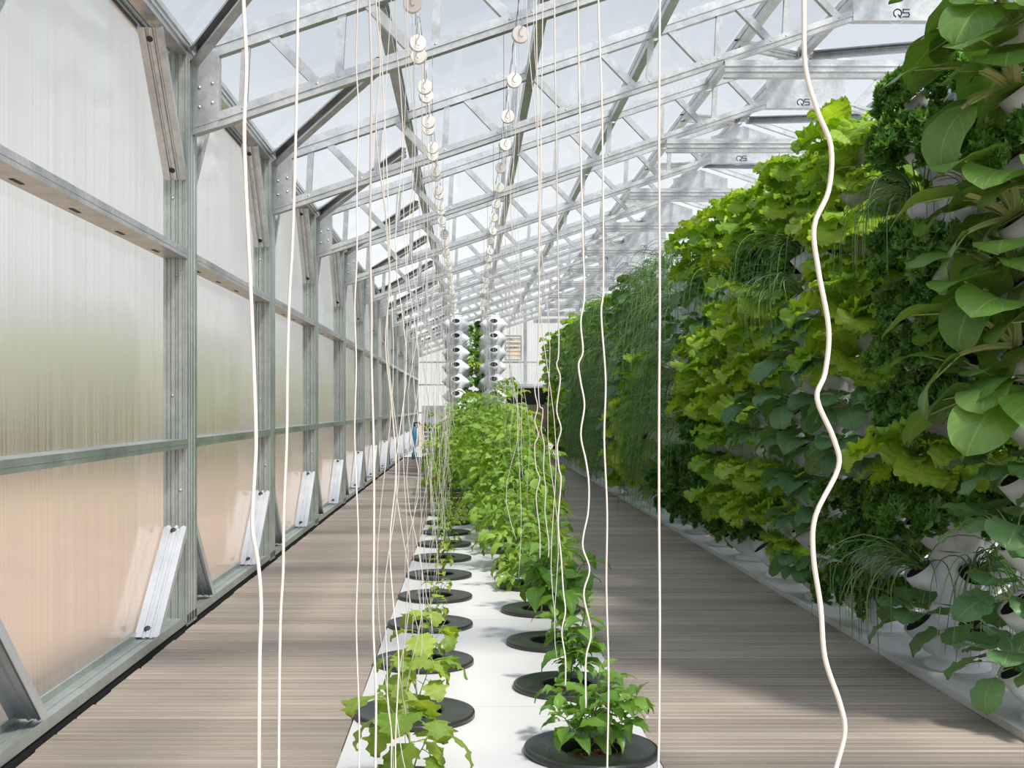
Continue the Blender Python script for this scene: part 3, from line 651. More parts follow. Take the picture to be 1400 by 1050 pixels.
# ------------------------------------------------------------------ leaves
def leaf_mb(length, wid, pet=0.3, bend=1.2, nu=6, nv=9, shape='ovate', fold=0.25, ruf=0.0, rfreq=5, seed=0, pr=0.003, jag=0.0, lift=0.6, penc=0, petw=None):
    """leaf growing along +Y from the origin, arching down; pet = share of the length that is petiole. slot 0 blade, slot 1 petiole"""
    r = random.Random(seed); mb = MB()
    ns = 14; path = []; p = Vector((0, 0, 0)); ang = lift
    tot = length
    for i in range(ns+1):
        path.append((p.copy(), ang)); ang -= bend/ns*(0.5+1.0*i/ns)
        p = p + Vector((0, cos(ang), sin(ang)))*tot/ns
    def at(t):
        t = max(0, min(0.9999, t))*ns; i = int(t); f = t-i; a, b = path[i], path[i+1]
        return a[0].lerp(b[0], f), a[1]*(1-f)+b[1]*f
    if pet > 0:
        pts = [at(pet*k/4)[0] for k in range(5)] + [at(pet+(1-pet)*0.55)[0] - Vector((0, 0, pr*0.5))]
        mb.tube(pts, pr, 5, 1, True, pr*0.25)
        if petw:
            vs = []; uv = []
            for k in range(5):
                c, a = at(pet*1.15*k/4); w_ = petw*(1-0.45*k/4)
                for u in (-1, -0.5, 0, 0.5, 1): vs.append(c + Vector((w_*u, 0, abs(u)**2*w_*0.7))); uv.append((0.5, 0.1))
            mb.add(vs, [(k*5+j, k*5+j+1, (k+1)*5+j+1, (k+1)*5+j) for k in range(4) for j in range(4)], 1, uv, True)
    vs = []; uv = []; ph = r.uniform(0, 6)
    for j in range(nv+1):
        v = j/nv; c, a = at(pet+(1-pet)*v)
        if shape == 'ovate': w_ = sin(pi*min(1, v**0.72))**0.85
        elif shape == 'round': w_ = max(0.02, 1-abs(2*v-1)**2.6)**0.62
        elif shape == 'spoon': w_ = (max(0.0, 1-abs(2*v**0.85-1)**2.4)**0.6)
        elif shape == 'lance': w_ = sin(pi*v**0.6)**1.1
        elif shape == 'fan': w_ = (0.25+0.75*sin(pi/2*min(1, v*1.25)))*(1 if v < .8 else math.sqrt(max(0, 1-((v-.8)/.2)**2*0.8)))
        elif shape == 'lobed': w_ = [0.12, 0.75, 0.92, 0.72, 0.98, 0.60, 0.62, 0.30, 0.0][min(8, int(v*8.01))] if True else 0
        w_ = max(w_, 0.015)*wid/2
        tn = Vector((0, cos(a), sin(a))); nn = Vector((0, -sin(a), cos(a)))
        for i in range(nu+1):
            u = -1+2*i/nu
            ww = w_*(1 + (jag*r.uniform(-1, 1) if abs(u) == 1 else 0))
            z = fold*abs(u)*w_*0.8
            if ruf: z += ruf*abs(u)**1.6*(sin(rfreq*2*pi*v*(1 if u > 0 else 1.13)+ph+(2 if u > 0 else 0)) + 0.6*r.uniform(-1, 1))
            yo = (ruf*0.7*abs(u)**2*cos(rfreq*2*pi*v*0.83+ph*2+(1 if u > 0 else 0)) if ruf else 0)
            if v == 1 and ruf: yo += r.uniform(-1, 1)*ruf*0.8; z += r.uniform(-1, 1)*ruf
            vs.append(c + Vector((ww*u, 0, 0)) + nn*z + tn*yo); uv.append((0.5+u*0.5, v))
    mb.add(vs, [(j*(nu+1)+i, j*(nu+1)+i+1, (j+1)*(nu+1)+i+1, (j+1)*(nu+1)+i) for j in range(nv) for i in range(nu)], 0, uv, True)
    return mb

def curly_mb(length, seed, clumps=16, size=0.026):
    """parsley/kale frond: thin stalk that forks into dense crinkled leaflets"""
    r = random.Random(seed); mb = MB(); ang = 0.9; p = Vector((0, 0, 0)); pts = [p]
    for i in range(8): ang -= 0.17*(i*0.35+0.4); p = p + Vector((0, cos(ang), sin(ang)))*length/8; pts.append(p)
    mb.tube(pts, 0.0016, 4, 1, False, 0.0008)
    for q in range(clumps):
        f = 0.45+0.55*q/clumps; c = pts[min(8, int(f*8))].lerp(pts[min(8, int(f*8)+1)] if int(f*8) < 8 else pts[8], f*8 % 1)
        o = Vector((r.uniform(-1, 1)*0.055*(1.25-f), r.uniform(-.01, .02), r.uniform(-.015, .03)))
        if abs(o.x) > .02: mb.tube([c, c+o], 0.0009, 3, 1, False)
        M = Matrix.Translation(c+o) @ Euler((r.uniform(-1, 1), r.uniform(-1, 1), r.uniform(0, 6))).to_matrix().to_4x4()
        for s_ in range(3):
            K = 9; M2 = M @ Euler((r.uniform(-.8, .8), r.uniform(-.8, .8), s_*2.1)).to_matrix().to_4x4(); ring = []
            for j in range(K):
                a = -1.7+3.4*j/(K-1); rr = size*(0.55+0.45*(j % 2))*r.uniform(.8, 1.15); ring.append(M2 @ Vector((rr*sin(a), rr*cos(a), 0.011*(1 if j % 2 else -1)*r.uniform(.4, 1.2))))
            mb.add([M2 @ Vector((0, 0, 0))] + ring, [(0, j+1, j+2) for j in range(K-1)], 0, [(0.35, 0.3)]*(K+1), True)
    return mb

def chives_mb(seed, n=46, length=0.48, droop=1.25):
    r = random.Random(seed); mb = MB()
    for q in range(n):
        az = r.gauss(0, 0.75); Ln = length*r.uniform(.45, 1.15); e = r.uniform(0.5, 1.4); p = Vector((r.uniform(-.02, .02), r.uniform(-.02, .02), 0)); d = Vector((sin(az), cos(az), 0)); S = 9; pts = [p]
        tw = r.uniform(-.12, .12)
        for i in range(S):
            e -= droop*r.uniform(.17, .42)*(0.6 + 0.09*i); e = max(e, -1.5); d = Matrix.Rotation(tw, 3, 'Z') @ d
            p = p + (d*cos(e) + Vector((0, 0, sin(e))))*Ln/S; pts.append(p)
        mb.tube(pts, 0.0028, 3, int(r.random() < .4), False, 0.0011)
    return mb

def tomato_mb(seed, s=1.0):
    r = random.Random(seed); mb = MB(); ang = 0.5; p = Vector((0, 0, 0)); pts = [p]; Ln = 0.26*s
    for i in range(8): ang -= 0.2; p = p + Vector((0, cos(ang), sin(ang)))*Ln/8; pts.append(p)
    mb.tube(pts, 0.0022, 4, 1, False, 0.001)
    for i, (f, sx) in enumerate(((0.3, 1), (0.34, -1), (0.5, 1), (0.53, -1), (0.72, 1), (0.76, -1), (0.88, 1), (0.9, -1), (1.0, 0))):
        c = pts[min(8, int(f*8))]; Lf = s*r.uniform(.06, .105)*(1.15 if sx == 0 else 1)*(0.65 if i in (2, 3) else 1)
        lf = leaf_mb(Lf*1.1, Lf*0.50, 0.10, r.uniform(.9, 1.9), 4, 6, 'lobed' if r.random() < .5 else 'ovate', r.uniform(.1, .6), 0.005, 3, r.randrange(9999), 0.001, 0.25, r.uniform(-.4, .25))
        M = Matrix.Translation(c) @ Euler((r.uniform(-.3, .2), r.uniform(-.4, .4), -sx*r.uniform(.8, 1.35))).to_matrix().to_4x4()
        mb.merge(lf, M)
    return mb

def variants(n, fn): return [fn(k) for k in range(n)]
LEAVES = {}   # species -> (list of MB, mats)
def reg(name, mbs, mats):
    LEAVES[name] = (mbs, mats, [m_.mesh(name+'_leaf', mats) for m_ in mbs])
reg('lettuce', variants(7, lambda k: leaf_mb(rnd.uniform(.18, .26), rnd.uniform(.13, .18), 0.16, rnd.uniform(1.2, 2.4), 14, 30, 'fan', rnd.uniform(.1, .5), 0.011, rnd.uniform(6, 9), k+5, 0.003, 0.07, rnd.uniform(.5, 1.0))), [LETTUCE, STEMP])
reg('pak_choi', variants(7, lambda k: leaf_mb(rnd.uniform(.26, .34), rnd.uniform(.125, .16), 0.40, rnd.uniform(1.5, 2.5), 8, 12, 'spoon', rnd.uniform(-.25, .2), 0.003, 2, k+50, 0.006, 0.0, rnd.uniform(.7, 1.15), petw=0.013)), [PAK, STEMP])
reg('collard', variants(7, lambda k: leaf_mb(rnd.uniform(.22, .30), rnd.uniform(.10, .14), 0.42, rnd.uniform(1.1, 2.2), 6, 10, 'ovate' if k % 3 else 'round', rnd.uniform(.0, .4), 0.004, 3, k+90, 0.0026, 0.03, rnd.uniform(.5, 1.1))), [COLLARD, STEMP])
reg('cabbage', variants(5, lambda k: leaf_mb(rnd.uniform(.21, .27), rnd.uniform(.12, .145), 0.42, rnd.uniform(.9, 1.9), 8, 10, 'round', rnd.uniform(-.15, .2), 0.004, 3, k+130, 0.003, 0.03, rnd.uniform(.4, .9))), [COLLARD, STEMP])
reg('parsley', variants(6, lambda k: curly_mb(rnd.uniform(.17, .25), k+200)), [PARSLEY, STEM])
reg('pepper', variants(6, lambda k: leaf_mb(rnd.uniform(.12, .155), rnd.uniform(.06, .075), 0.2, rnd.uniform(1.0, 2.2), 6, 10, 'lance', rnd.uniform(.1, .5), 0.003, 2.5, k+300, 0.0016, 0.0, rnd.uniform(0, .5))), [PEPPER, STEM])
reg('chili', variants(6, lambda k: leaf_mb(rnd.uniform(.075, .105), rnd.uniform(.032, .045), 0.2, rnd.uniform(.8, 2.0), 4, 8, 'lance', rnd.uniform(.2, .6), 0.002, 2.5, k+330, 0.0011, 0.0, rnd.uniform(0, .6))), [PEPPER, STEM])
reg('seedling', variants(4, lambda k: leaf_mb(rnd.uniform(.06, .09), rnd.uniform(.028, .038), 0.2, rnd.uniform(1.2, 2.2), 4, 7, 'lance', rnd.uniform(.2, .6), 0.002, 2.5, k+360, 0.001, 0.0, rnd.uniform(-.2, .4))), [YPEPPER, STEM])
reg('cucumber', variants(5, lambda k: leaf_mb(rnd.uniform(.15, .19), rnd.uniform(.12, .145), 0.28, rnd.uniform(1.4, 2.4), 8, 16, 'lobed', rnd.uniform(-.2, .25), 0.005, 3, k+400, 0.002, 0.06, rnd.uniform(.2, .7))), [CUKE, STEMP])
reg('tomato', variants(6, lambda k: tomato_mb(k+500)), [TOMATO, STEM])
CH = variants(5, lambda k: chives_mb(k+600)); CHM = [m_.mesh('chive_blades', [CHIVE, CHIVE2]) for m_ in CH]
NICE = {'lettuce': ('frilly lettuce plant', 'lettuce', 'lettuce'), 'pak_choi': ('spoon-leaved pak choi', 'pak_choi', 'pak choi'), 'collard': ('broad blue-green collard plant', 'collard_plant', 'collard'),
        'cabbage': ('round-leaved cabbage plant', 'cabbage_plant', 'cabbage'), 'parsley': ('dark curly parsley plant', 'curly_parsley', 'parsley'), 'chives': ('drooping grassy chives clump', 'chives_clump', 'chives')}

# plan of a rosette plant: list of (leaf index, matrix); local +Y points out of the cup
def rosette(sp, seed):
    r = random.Random(seed); out = []
    n = {'lettuce': 15, 'pak_choi': 11, 'collard': 11, 'cabbage': 9, 'parsley': 18}[sp]
    nl = len(LEAVES[sp][0])
    for k in range(n):
        f = k/(n-1)
        az = -1.75 + 3.5*((k*0.618) % 1) + r.uniform(-.2, .2)
        tilt = (1-f)*r.uniform(-.85, -.1) + f*r.uniform(.1, .75)
        s = r.uniform(.78, 1.12)*(1 if f < .8 else .75)
        M = Matrix.Rotation(az, 4, 'Z') @ Matrix.Translation((0, 0.008, 0.004*f)) @ Matrix.Rotation(tilt, 4, 'X') @ Matrix.Rotation(r.uniform(-.35, .35), 4, 'Y') @ Matrix.Scale(s, 4)
        out.append((r.randrange(nl), M))
    return out
PLANS = {}; WHOLE = {}
for sp in ('lettuce', 'pak_choi', 'collard', 'cabbage', 'parsley'):
    PLANS[sp] = [rosette(sp, 1000+hash_ + len(sp)*7) for hash_ in range(4)]
    WHOLE[sp] = []
    for pl in PLANS[sp][:3]:
        mb = MB()
        for li, M in pl[::1]: mb.merge(LEAVES[sp][0][li], M)
        WHOLE[sp].append(mb.mesh(sp+'_whole', LEAVES[sp][1]))
def place_plant(sp, loc, rz, s, label, detailed, tiltx=0.0, group=None):
    nm = NICE[sp][1]; g = group or (NICE[sp][2] + ' plants in the white towers')
    if sp == 'chives':
        o = ob(nm, CHM[rnd.randrange(5)] if not detailed else None, None, loc, (tiltx, 0, rz), s); tag(o, label, 'plant', g)
        if detailed: ob('blades', CHM[rnd.randrange(5)], o, kind='stuff')
        return o
    if detailed:
        o = tag(ob(nm, None, None, loc, (tiltx, 0, rz), s), label, 'plant', g)
        ms = LEAVES[sp][2]
        for li, M in PLANS[sp][rnd.randrange(4)]:
            l = ob('frond' if sp == 'parsley' else 'leaf', ms[li], o); l.matrix_local = M
        return o
    return tag(ob(nm, WHOLE[sp][rnd.randrange(3)], None, loc, (tiltx, 0, rz), s), label, 'plant', g)

# which crop grows in which tower (nearest first): list of (tier fraction from the bottom, species)
CROPS = [
    [(0.36, 'cabbage'), (2, 'pak_choi')],
    [(0.2, 'cabbage'), (0.85, 'parsley'), (2, 'parsley')],
    [(0.3, 'parsley'), (0.5, 'collard'), (2, 'lettuce')],
    [(0.45, 'collard'), (0.65, 'collard'), (0.82, 'chives'), (2, 'lettuce')],
    [(0.3, 'lettuce'), (0.5, 'collard'), (2, 'lettuce')],
    [(0.7, 'lettuce'), (0.8, 'chives'), (2, 'lettuce')],
    [(0.4, 'parsley'), (0.6, 'lettuce'), (0.8, 'collard'), (2, 'lettuce')],
    [(0.3, 'parsley'), (2, 'chives')],
    [(0.2, 'parsley'), (2, 'chives')],
    [(2, 'chives')],
    [(0.55, 'lettuce'), (0.7, 'chives'), (2, 'collard')],
    [(0.5, 'lettuce'), (2, 'collard')],
    [(0.2, 'lettuce'), (0.6, 'chives'), (2, 'collard')],
    [(2, 'chives')], [(0.8, 'chives'), (2, 'lettuce')], [(2, 'chives')], [(2, 'chives')], [(0.7, 'chives'), (2, 'lettuce')],
    [(0.8, 'collard'), (2, 'lettuce')], [(2, 'collard')], [(2, 'lettuce')], [(2, 'collard')], [(0.5, 'lettuce'), (2, 'collard')], [(2, 'lettuce')], [(2, 'collard')], [(2, 'lettuce')]]
TX = 1.86; NT = 26; TY = [3.66+0.79*k for k in range(NT)]
for i, y in enumerate(TY):
    tower(TX, y, 'white cup growing tower in the right front row, %s from the camera' % ORD[i], 'white growing towers of the right wall', plugs=i < 12)
    for k in range(11):
        f = (k+0.5)/11
        for fr, sp in CROPS[i]:
            if f < fr: break
        # neighbours mix a little
        if rnd.random() < (0.1 if i == 0 else 0.2): sp = rnd.choice(['lettuce', 'parsley', 'collard', 'chives'] if i else ['parsley', 'pak_choi'])
        for q in (2, 3, 0) if i < 3 else (2, 3):
            if q == 0 and k < 6: continue
            if k == 0 and q == 2 and i > 3 and rnd.random() < 0.4: continue
            a = q*pi/2; out = Vector((cos(a), sin(a), 0))
            loc = Vector((TX, y, 0.012+0.045+MH*k)) + out*0.145 + Vector((0, 0, 0.128))
            side = {2: 'facing the aisle', 3: 'facing the camera', 0: 'facing away'}[q]
            lab = '%s %s, %s tier up, %s tower of right front row' % (NICE[sp][0], side, ORD[k], ORD[i])
            s = rnd.uniform(.98, 1.3)*{'pak_choi': 1.12, 'parsley': 0.92, 'collard': .95, 'cabbage': .95}.get(sp, 1.08)
            if sp == 'chives': s = rnd.uniform(1.0, 1.4)
            if k == 0: s *= 0.8 if i > 2 else 1.0
            place_plant(sp, loc, a - pi/2 + rnd.uniform(-.35, .35), s, lab, i < 10, rnd.uniform(-.15, .15))
# back row of the same bed, mostly hidden
for i in range(NT):
    y = 3.3+0.79*i
    tower(2.36, y, 'white growing tower half hidden in the right back row, %s from the camera' % ORD[i], 'white growing towers of the back row', plugs=False)
    for k in range(1, 11):
        sp = rnd.choice(['lettuce', 'parsley', 'collard'])
        q = 2; loc = Vector((2.36-0.145, y, 0.057+MH*k+0.128))
        place_plant(sp, loc, pi/2+rnd.uniform(-.4, .4), rnd.uniform(.9, 1.15), '%s, %s tier up, %s tower of right back row' % (NICE[sp][0], ORD[k], ORD[i]), False, 0, NICE[sp][2] + ' plants in the back row')
# towers standing in the middle bed
for X, yy, sd_ in ((LX, 16.3, 'left'), (RXD, 16.3, 'right')):
    for k in range(7):
        y = yy+0.77*k
        tower(X, y, 'mostly empty white growing tower in the middle bed, %s of the %s row' % (ORD[k], sd_), 'white growing towers of the middle bed', plugs=k < 2, qs=(0, 1, 2, 3))
        if k:
            for j in range(3, 11):
                q = 0 if sd_ == 'left' else 2; a = q*pi/2
                if rnd.random() < 0.75 or k > 2:
                    sp = rnd.choice(['lettuce', 'collard', 'parsley']); loc = Vector((X, y, 0.057+MH*j+0.128)) + Vector((cos(a), 0, 0))*0.145
                    place_plant(sp, loc, a-pi/2, 0.6, '%s, %s tier up, %s %s tower of the middle bed' % (NICE[sp][0], ORD[j], ORD[k], sd_), False, 0, NICE[sp][2]+' plants in the middle towers')

# ------------------------------------------------------------------ bushy plants of the middle bed
def bush(nm, sp, label, cat, loc, h, nn, spread, ls, seed, group, lean=(0, 0), stemr=0.004, branches=3, low=0.25, extra=None, stemmat=STEM, ydir=None):
    r = random.Random(seed); t = thing(nm, label, cat, loc, 0, group)
    axes = [[Vector((0, 0, -0.05))]]
    mb = MB(); S = 8; main = []
    for i in range(S+1):
        f = i/S; main.append(Vector((lean[0]*f**1.5 + 0.008*sin(5*f+seed), lean[1]*f**1.5 + 0.008*cos(4*f+seed), -0.04+(h+0.04)*f)))
    mb.tube(main, stemr, 6, 0, True, stemr*0.4)
    lines = [main]
    for b in range(branches):
        f0 = r.uniform(.3, .6); c = main[int(f0*S)]; az = 2*pi*(b/branches)+r.uniform(-.5, .5); ln = spread*r.uniform(.7, 1.1)
        br_ = [c]; 
        for i in range(1, 5): br_.append(c + Vector((cos(az)*ln*i/4, sin(az)*ln*i/4, (h*(1-f0))*0.8*(i/4)**0.9*r.uniform(.75, 1))))
        mb.tube(br_, stemr*0.6, 5, 0, True, stemr*0.25); lines.append(br_)
    ob('stem', mb.mesh(nm+'_stem', stemmat), t)
    ms = LEAVES[sp][2]
    per = max(2, nn//len(lines))
    for li, ln_ in enumerate(lines):
        m_ = per if li else nn - per*(len(lines)-1)
        for q in range(m_):
            f = (low if li == 0 else 0.3) + (1-(low if li == 0 else 0.3))*(q+0.5)/m_; k_ = f*(len(ln_)-1); i0 = min(len(ln_)-2, int(k_)); c = ln_[i0].lerp(ln_[i0+1], k_-i0)
            az = q*2.4+li*1.3+r.uniform(-.4, .4); s = ls*r.uniform(.7, 1.1)*(1-0.35*(f > .85))
            M = Matrix.Translation(c) @ Matrix.Rotation(az, 4, 'Z') @ Matrix.Rotation(r.uniform(-.5, .35) + 0.5*(f > .85), 4, 'X') @ Matrix.Rotation(r.uniform(-.4, .4), 4, 'Y') @ Matrix.Scale(s, 4)
            l = ob('leaf', ms[r.randrange(len(ms))], t); l.matrix_local = M
    if extra: extra(t, lines, r)
    return t
def flowers(n):
    def fn(t, lines, r):
        mb = MB()
        for k in range(5):
            a = 2*pi*k/5; mb.add([(0, 0, 0), (0.003*cos(a-.5), 0.003*sin(a-.5), 0.001), (0.007*cos(a), 0.007*sin(a), 0.003), (0.003*cos(a+.5), 0.003*sin(a+.5), 0.001)], [(0, 1, 2, 3)])
        me = mb.mesh('flower', FLOWER)
        for q in range(n):
            ln_ = lines[1+r.randrange(len(lines)-1)]; p = ln_[-1-r.randrange(2)] + Vector((r.uniform(-.02, .02), -0.02, -0.01)); ob('flower', me, t, p, (R(100), 0, r.uniform(-.4, .4)))
    return fn
ZG = -0.01
G1 = 'pepper plants in the right row of the bed'
bush('chili_plant', 'chili', 'low bushy chili plant with white flowers, nearest in the right row', 'plant', (RXD, 3.35, ZG), 0.27, 105, 0.18, 1.2, 3, G1, (0.02, 0), 0.005, 5, 0.2, flowers(4))
bush('chili_plant', 'chili', 'chili plant with small pointed leaves in the second right lid ring', 'plant', (RXD, 4.10, ZG), 0.35, 84, 0.11, 1.2, 4, G1, (0.06, -.05), 0.005, 3, 0.3, flowers(2))
bush('pepper_plant', 'pepper', 'tall pepper plant with large drooping leaves on a bare green stem', 'plant', (RXD, 4.88, ZG), 0.54, 60, 0.16, 1.25, 5, G1, (0.02, 0), 0.007, 4, 0.42)
bush('pepper_plant', 'pepper', 'pepper plant with broad leaves just behind the tall one, fourth right lid ring', 'plant', (RXD, 5.66, ZG), 0.46, 40, 0.14, 1.1, 6, G1, (0.0, 0), 0.006, 4, 0.5)
bush('tomato_plant', 'tomato', 'light green tomato plant in the fifth right lid ring', 'plant', (RXD, 6.43, ZG), 0.40, 30, 0.10, 0.95, 7, G1, (-.02, 0), 0.005, 3, 0.3)
GT = 'tomato plants in the middle bed'
for i in range(6, 18):
    y = DR[i]+0.0
    if y > 15.7 or y < 7: continue
    hh = [0.45, 0.6][i-6] if i < 8 else min(1.3, 0.72+0.085*(i-6)); bush('tomato_plant', 'tomato', 'leafy tomato plant of the right row, %s lid ring from the camera' % ORD[i-1], 'plant', (RXD, y, ZG), hh, 40, [0.12, 0.15][i-6] if i < 8 else 0.2, 1.1 if i < 8 else 1.5, 20+i, GT, (-.06 if i > 7 else 0, 0), 0.006, 4, 0.2)
for i in range(8, 18):
    y = DL[i]
    if y > 15.7: continue
    big = y > 10; hh = min(1.2, 0.62+0.1*(i-9)) if big else 0.3
    bush('tomato_plant', 'tomato', 'leafy tomato plant of the left row, %s lid ring from the camera' % ORD[i-2], 'plant', (LX, y, ZG), hh, 40 if big else 8, 0.13 if big else .06, 1.15 if big else .5, 60+i, GT, (.12, 0), 0.005, 4, 0.2)
GC = 'cucumber and seedling plants in the left row'
bush('cucumber_plant', 'cucumber', 'pale cucumber plant at the bottom edge of the photo, nearest in the left row', 'plant', (LX+0.02, 3.02, ZG), 0.34, 22, 0.08, 0.95, 31, GC, (-.02, 0), 0.004, 2, 0.25, None, STEMP)
bush('cucumber_plant', 'cucumber', 'cucumber plant with one yellowing leaf in the first visible left lid ring', 'plant', (LX, 3.75, ZG), 0.34, 18, 0.07, 1.0, 32, GC, (0, 0), 0.004, 2, 0.3, None, STEMP)
bush('cucumber_plant', 'cucumber', 'small cucumber plant in the second visible left lid ring', 'plant', (LX+.03, 4.50, ZG), 0.28, 14, 0.06, 0.85, 33, GC, (0, 0), 0.003, 2, 0.3, None, STEMP)
for i, (y, h_) in enumerate(((5.28, .17), (6.04, .15), (6.83, .22), (7.6, .2), (8.4, .3), (9.2, .3))):
    bush('pepper_seedling', 'seedling', 'spindly yellow-green seedling in the %s visible left lid ring' % ORD[i+2], 'plant', (LX+.03, y, ZG), h_*1.15, 12+i, 0.06, 1.15, 40+i, GC, (.01, 0), 0.002, 2, 0.4)
# withered vine hanging on strings at the left row
t = thing('dried_vine', 'thin drying vine with one orange withered leaf on the strings', 'plant', (LX-0.02, 8.3, 0)); mb = MB()
for k in range(3): mb.tube([(0.04*sin(2.3*z+k*2)+0.02*k-.03, 0.1*k, 0.05+z*0.35) for z in [q*0.2 for q in range(12)]], 0.0035, 4, 0, True)
ob('stem', mb.mesh('vine', STEMP), t)
lf = leaf_mb(.09, .07, .1, 2.4, 4, 6, 'lobed', .4, .012, 3, 9).mesh('withered_leaf', [DRIED, DRIED]); o = ob('leaf', lf, t, (-0.02, -0.02, 0.48), (0, 0.3, 1.2)); o['label'] = 'orange withered leaf'

t = thing('dried_vine', 'brown shrivelled leaves hanging beside the tomato plants over the right aisle edge', 'plant', (0.60, 10.2, 0)); mb = MB()
mb.tube([(-0.02, 0, 0.0), (0.01, 0.01, 0.3), (-0.01, 0, 0.6), (0.03, 0.0, 0.82)], 0.003, 5); ob('stem', mb.mesh('vine', STEMP), t)
for k in range(4): ob('leaf', leaf_mb(.13, .07, .1, 2.6, 4, 8, 'lobed', .7, .014, 3, 20+k).mesh('withered_leaf', [DRIED, DRIED]), t, (0.0, 0, 0.6+0.07*k), (-.6, 0.3, 0.8+1.7*k))

# ------------------------------------------------------------------ spool wires, spools, strings
SX = 0.165; ZS = 2.19
for s_, nm in ((-1, 'left'), (1, 'right')):
    mb = MB(); mb.tube([(s_*SX, 0.3, ZS+0.13), (s_*SX, 16, ZS+0.13)], 0.0014, 5)
    t = thing('support_wire', 'thin steel wire carrying the %s row of spools under the roof' % nm, 'wire', (0, 0, 0)); ob('cable', mb.mesh('cable', WIRE), t)
    mb = MB()
    for y in TRY[1:7]: mb.tube([(s_*SX, y-0.026, ZS+0.13), (s_*SX, y-0.026, zlow(s_*SX)+0.01)], 0.0012, 4)
    ob('hanger', mb.mesh('hanger', WIRE), t)
mb = MB()
mb.lathe([(0.0001, -0.009), (0.026, -0.009), (0.0275, -0.007), (0.0275, -0.003), (0.018, -0.003), (0.018, 0.003), (0.0275, 0.003), (0.0275, 0.007), (0.026, 0.009), (0.0001, 0.009)], 22, 0, Matrix.Rotation(R(90), 4, 'X'))
mb.sm = [False]*len(mb.sm); SPL = mb.mesh('spool_wheel', SPOOL)
mb = MB()
mb.tube([(0.006, -0.014, -0.008), (0, -0.015, -0.012), (-0.006, -0.014, -0.006), (-0.006, -0.014, 0.01), (0.0, -0.013, 0.016), (0.004, -0.012, 0.02), (0.003, -0.006, 0.125), (-0.003, 0, 0.136), (-0.006, 0.004, 0.125), (-0.007, 0.0, 0.06)], 0.0013, 5)
HOOK = mb.mesh('wire_hook', WIRE)
sp_i = {-1: 0, 1: 0}
for s_, nm in ((-1, 'left'), (1, 'right')):
    y = 3.32 if s_ < 0 else 3.23; i = 0
    while y < 14.5:
        t = thing('string_spool', 'cream string spool on a wire hook, %s along the %s row' % (ORD[i], nm), 'spool', (s_*SX+rnd.uniform(-.004, .004), y, ZS+rnd.uniform(-.004, .004)), rnd.uniform(-.35, .35), 'cream string spools under the roof')
        ob('wheel', SPL, t); ob('hook', HOOK, t); i += 1
        y += 0.52 if (s_ > 0 or i % 2 == 0) else 0.13
        if s_ < 0 and i % 2 == 0: y -= 0.13
def string_obj(pts, rad, label):
    o = tag(ob('plant_string', None), label, 'string', 'white plant strings hanging under the roof')
    mb = MB(); mb.tube(pts, rad, 6, 0, True); me = mb.mesh('string', STRING); bpy.data.objects.remove(o)
    return tag(ob('plant_string', me), label, 'string', 'white plant strings hanging under the roof')
def catmull(pts, sub=5):
    P = [pts[0]] + pts + [pts[-1]]; out = []
    for i in range(1, len(P)-2):
        a, b, c, d = P[i-1], P[i], P[i+1], P[i+2]
        for k in range(sub):
            t = k/sub; out.append(0.5*((2*b) + (c-a)*t + (2*a-5*b+4*c-d)*t*t + (3*b-a-3*c+d)*t**3))
    return out + [P[-2]]
# the strings closest to the camera: (row side, distance, diameter, bends as sideways/height offsets in metres, label)
def near(Y, pts, dia, label, top=ZS+0.13, bottom=0.03):
    P = [Vector(((px-640)*Y/1600, Y, 1-(py-556)*Y/1600)) for px, py in pts]
    dz = P[0].z - P[1].z
    while P[0].z < top-0.02: P.insert(0, Vector((P[0].x*0.98 + 0.02*math.copysign(SX, P[0].x), Y, min(top, P[0].z+max(dz, 0.06)))))
    i = 0
    while P[-1].z > bottom+0.02: P.append(Vector((P[-1].x+0.006*sin(i*1.9), Y, max(bottom, P[-1].z-0.07)))); i += 1
    string_obj(catmull(P), dia*0.43, label)
near(0.60, [(1096,-120),(1099,0),(1101,90),(1117,150),(1136,200),(1133,260),(1113,310),(1119,370),(1133,450),(1128,510),(1117,545),(1140,600),(1146,640),(1115,705),(1112,760),(1122,830),(1128,900),(1148,960),(1155,1000),(1143,1050),(1130,1100)], 0.0031, 'thick wavy white string in front of the leafy wall, nearest the camera')
near(1.0, [(902,0),(901,200),(902,400),(901,560),(901,700),(902,850),(901,1000),(900,1060)], 0.0024, 'straight white string between the deck and the leafy wall')
near(1.40, [(818,0),(823,150),(825,380),(822,430),(828,520),(826,600),(830,700),(829,800),(832,925),(830,1060)], 0.0026, 'white string to the left of the straight one, over the right aisle', bottom=0.1)
near(1.68, [(790,0),(796,300),(799,400),(794,440),(797,480),(791,498),(794,523),(799,554),(794,594),(801,630),(805,662),(804,700),(798,730),(797,750),(806,779),(798,813),(808,864),(801,901)], 0.0030, 'strongly wavy white string ending above the pepper plant, right of the bed', bottom=0.55)
near(2.10, [(758,0),(762,300),(764,470),(761,498),(766,518),(761,560),(767,586),(762,609),(764,640),(767,657),(763,714),(767,760),(770,807),(773,836),(768,864),(773,901)], 0.0030, 'wavy white string that ends beside the tall pepper plant', bottom=0.5)
near(2.70, [(733,0),(737,300),(736,480),(731,530),(735,556),(731,575),(736,594),(731,609),(733,640),(738,655),(733,680),(738,730)], 0.0030, 'wavy string left of the pair above the tomato plants', bottom=0.65)
near(2.72, [(742,0),(738,300),(736,530),(742,560),(740,587),(744,609),(743,640),(746,670),(745,700),(750,740)], 0.0028, 'wavy string right of the pair above the tomato plants', bottom=0.65)
near(0.88, [(333,0),(337,90),(334,170),(336,250),(343,400),(347,500),(350,600),(348,650),(345,720),(353,770),(357,830),(355,900),(354,1050),(356,1150)], 0.0034, 'thick white string in front of the left wall, leftmost of all')
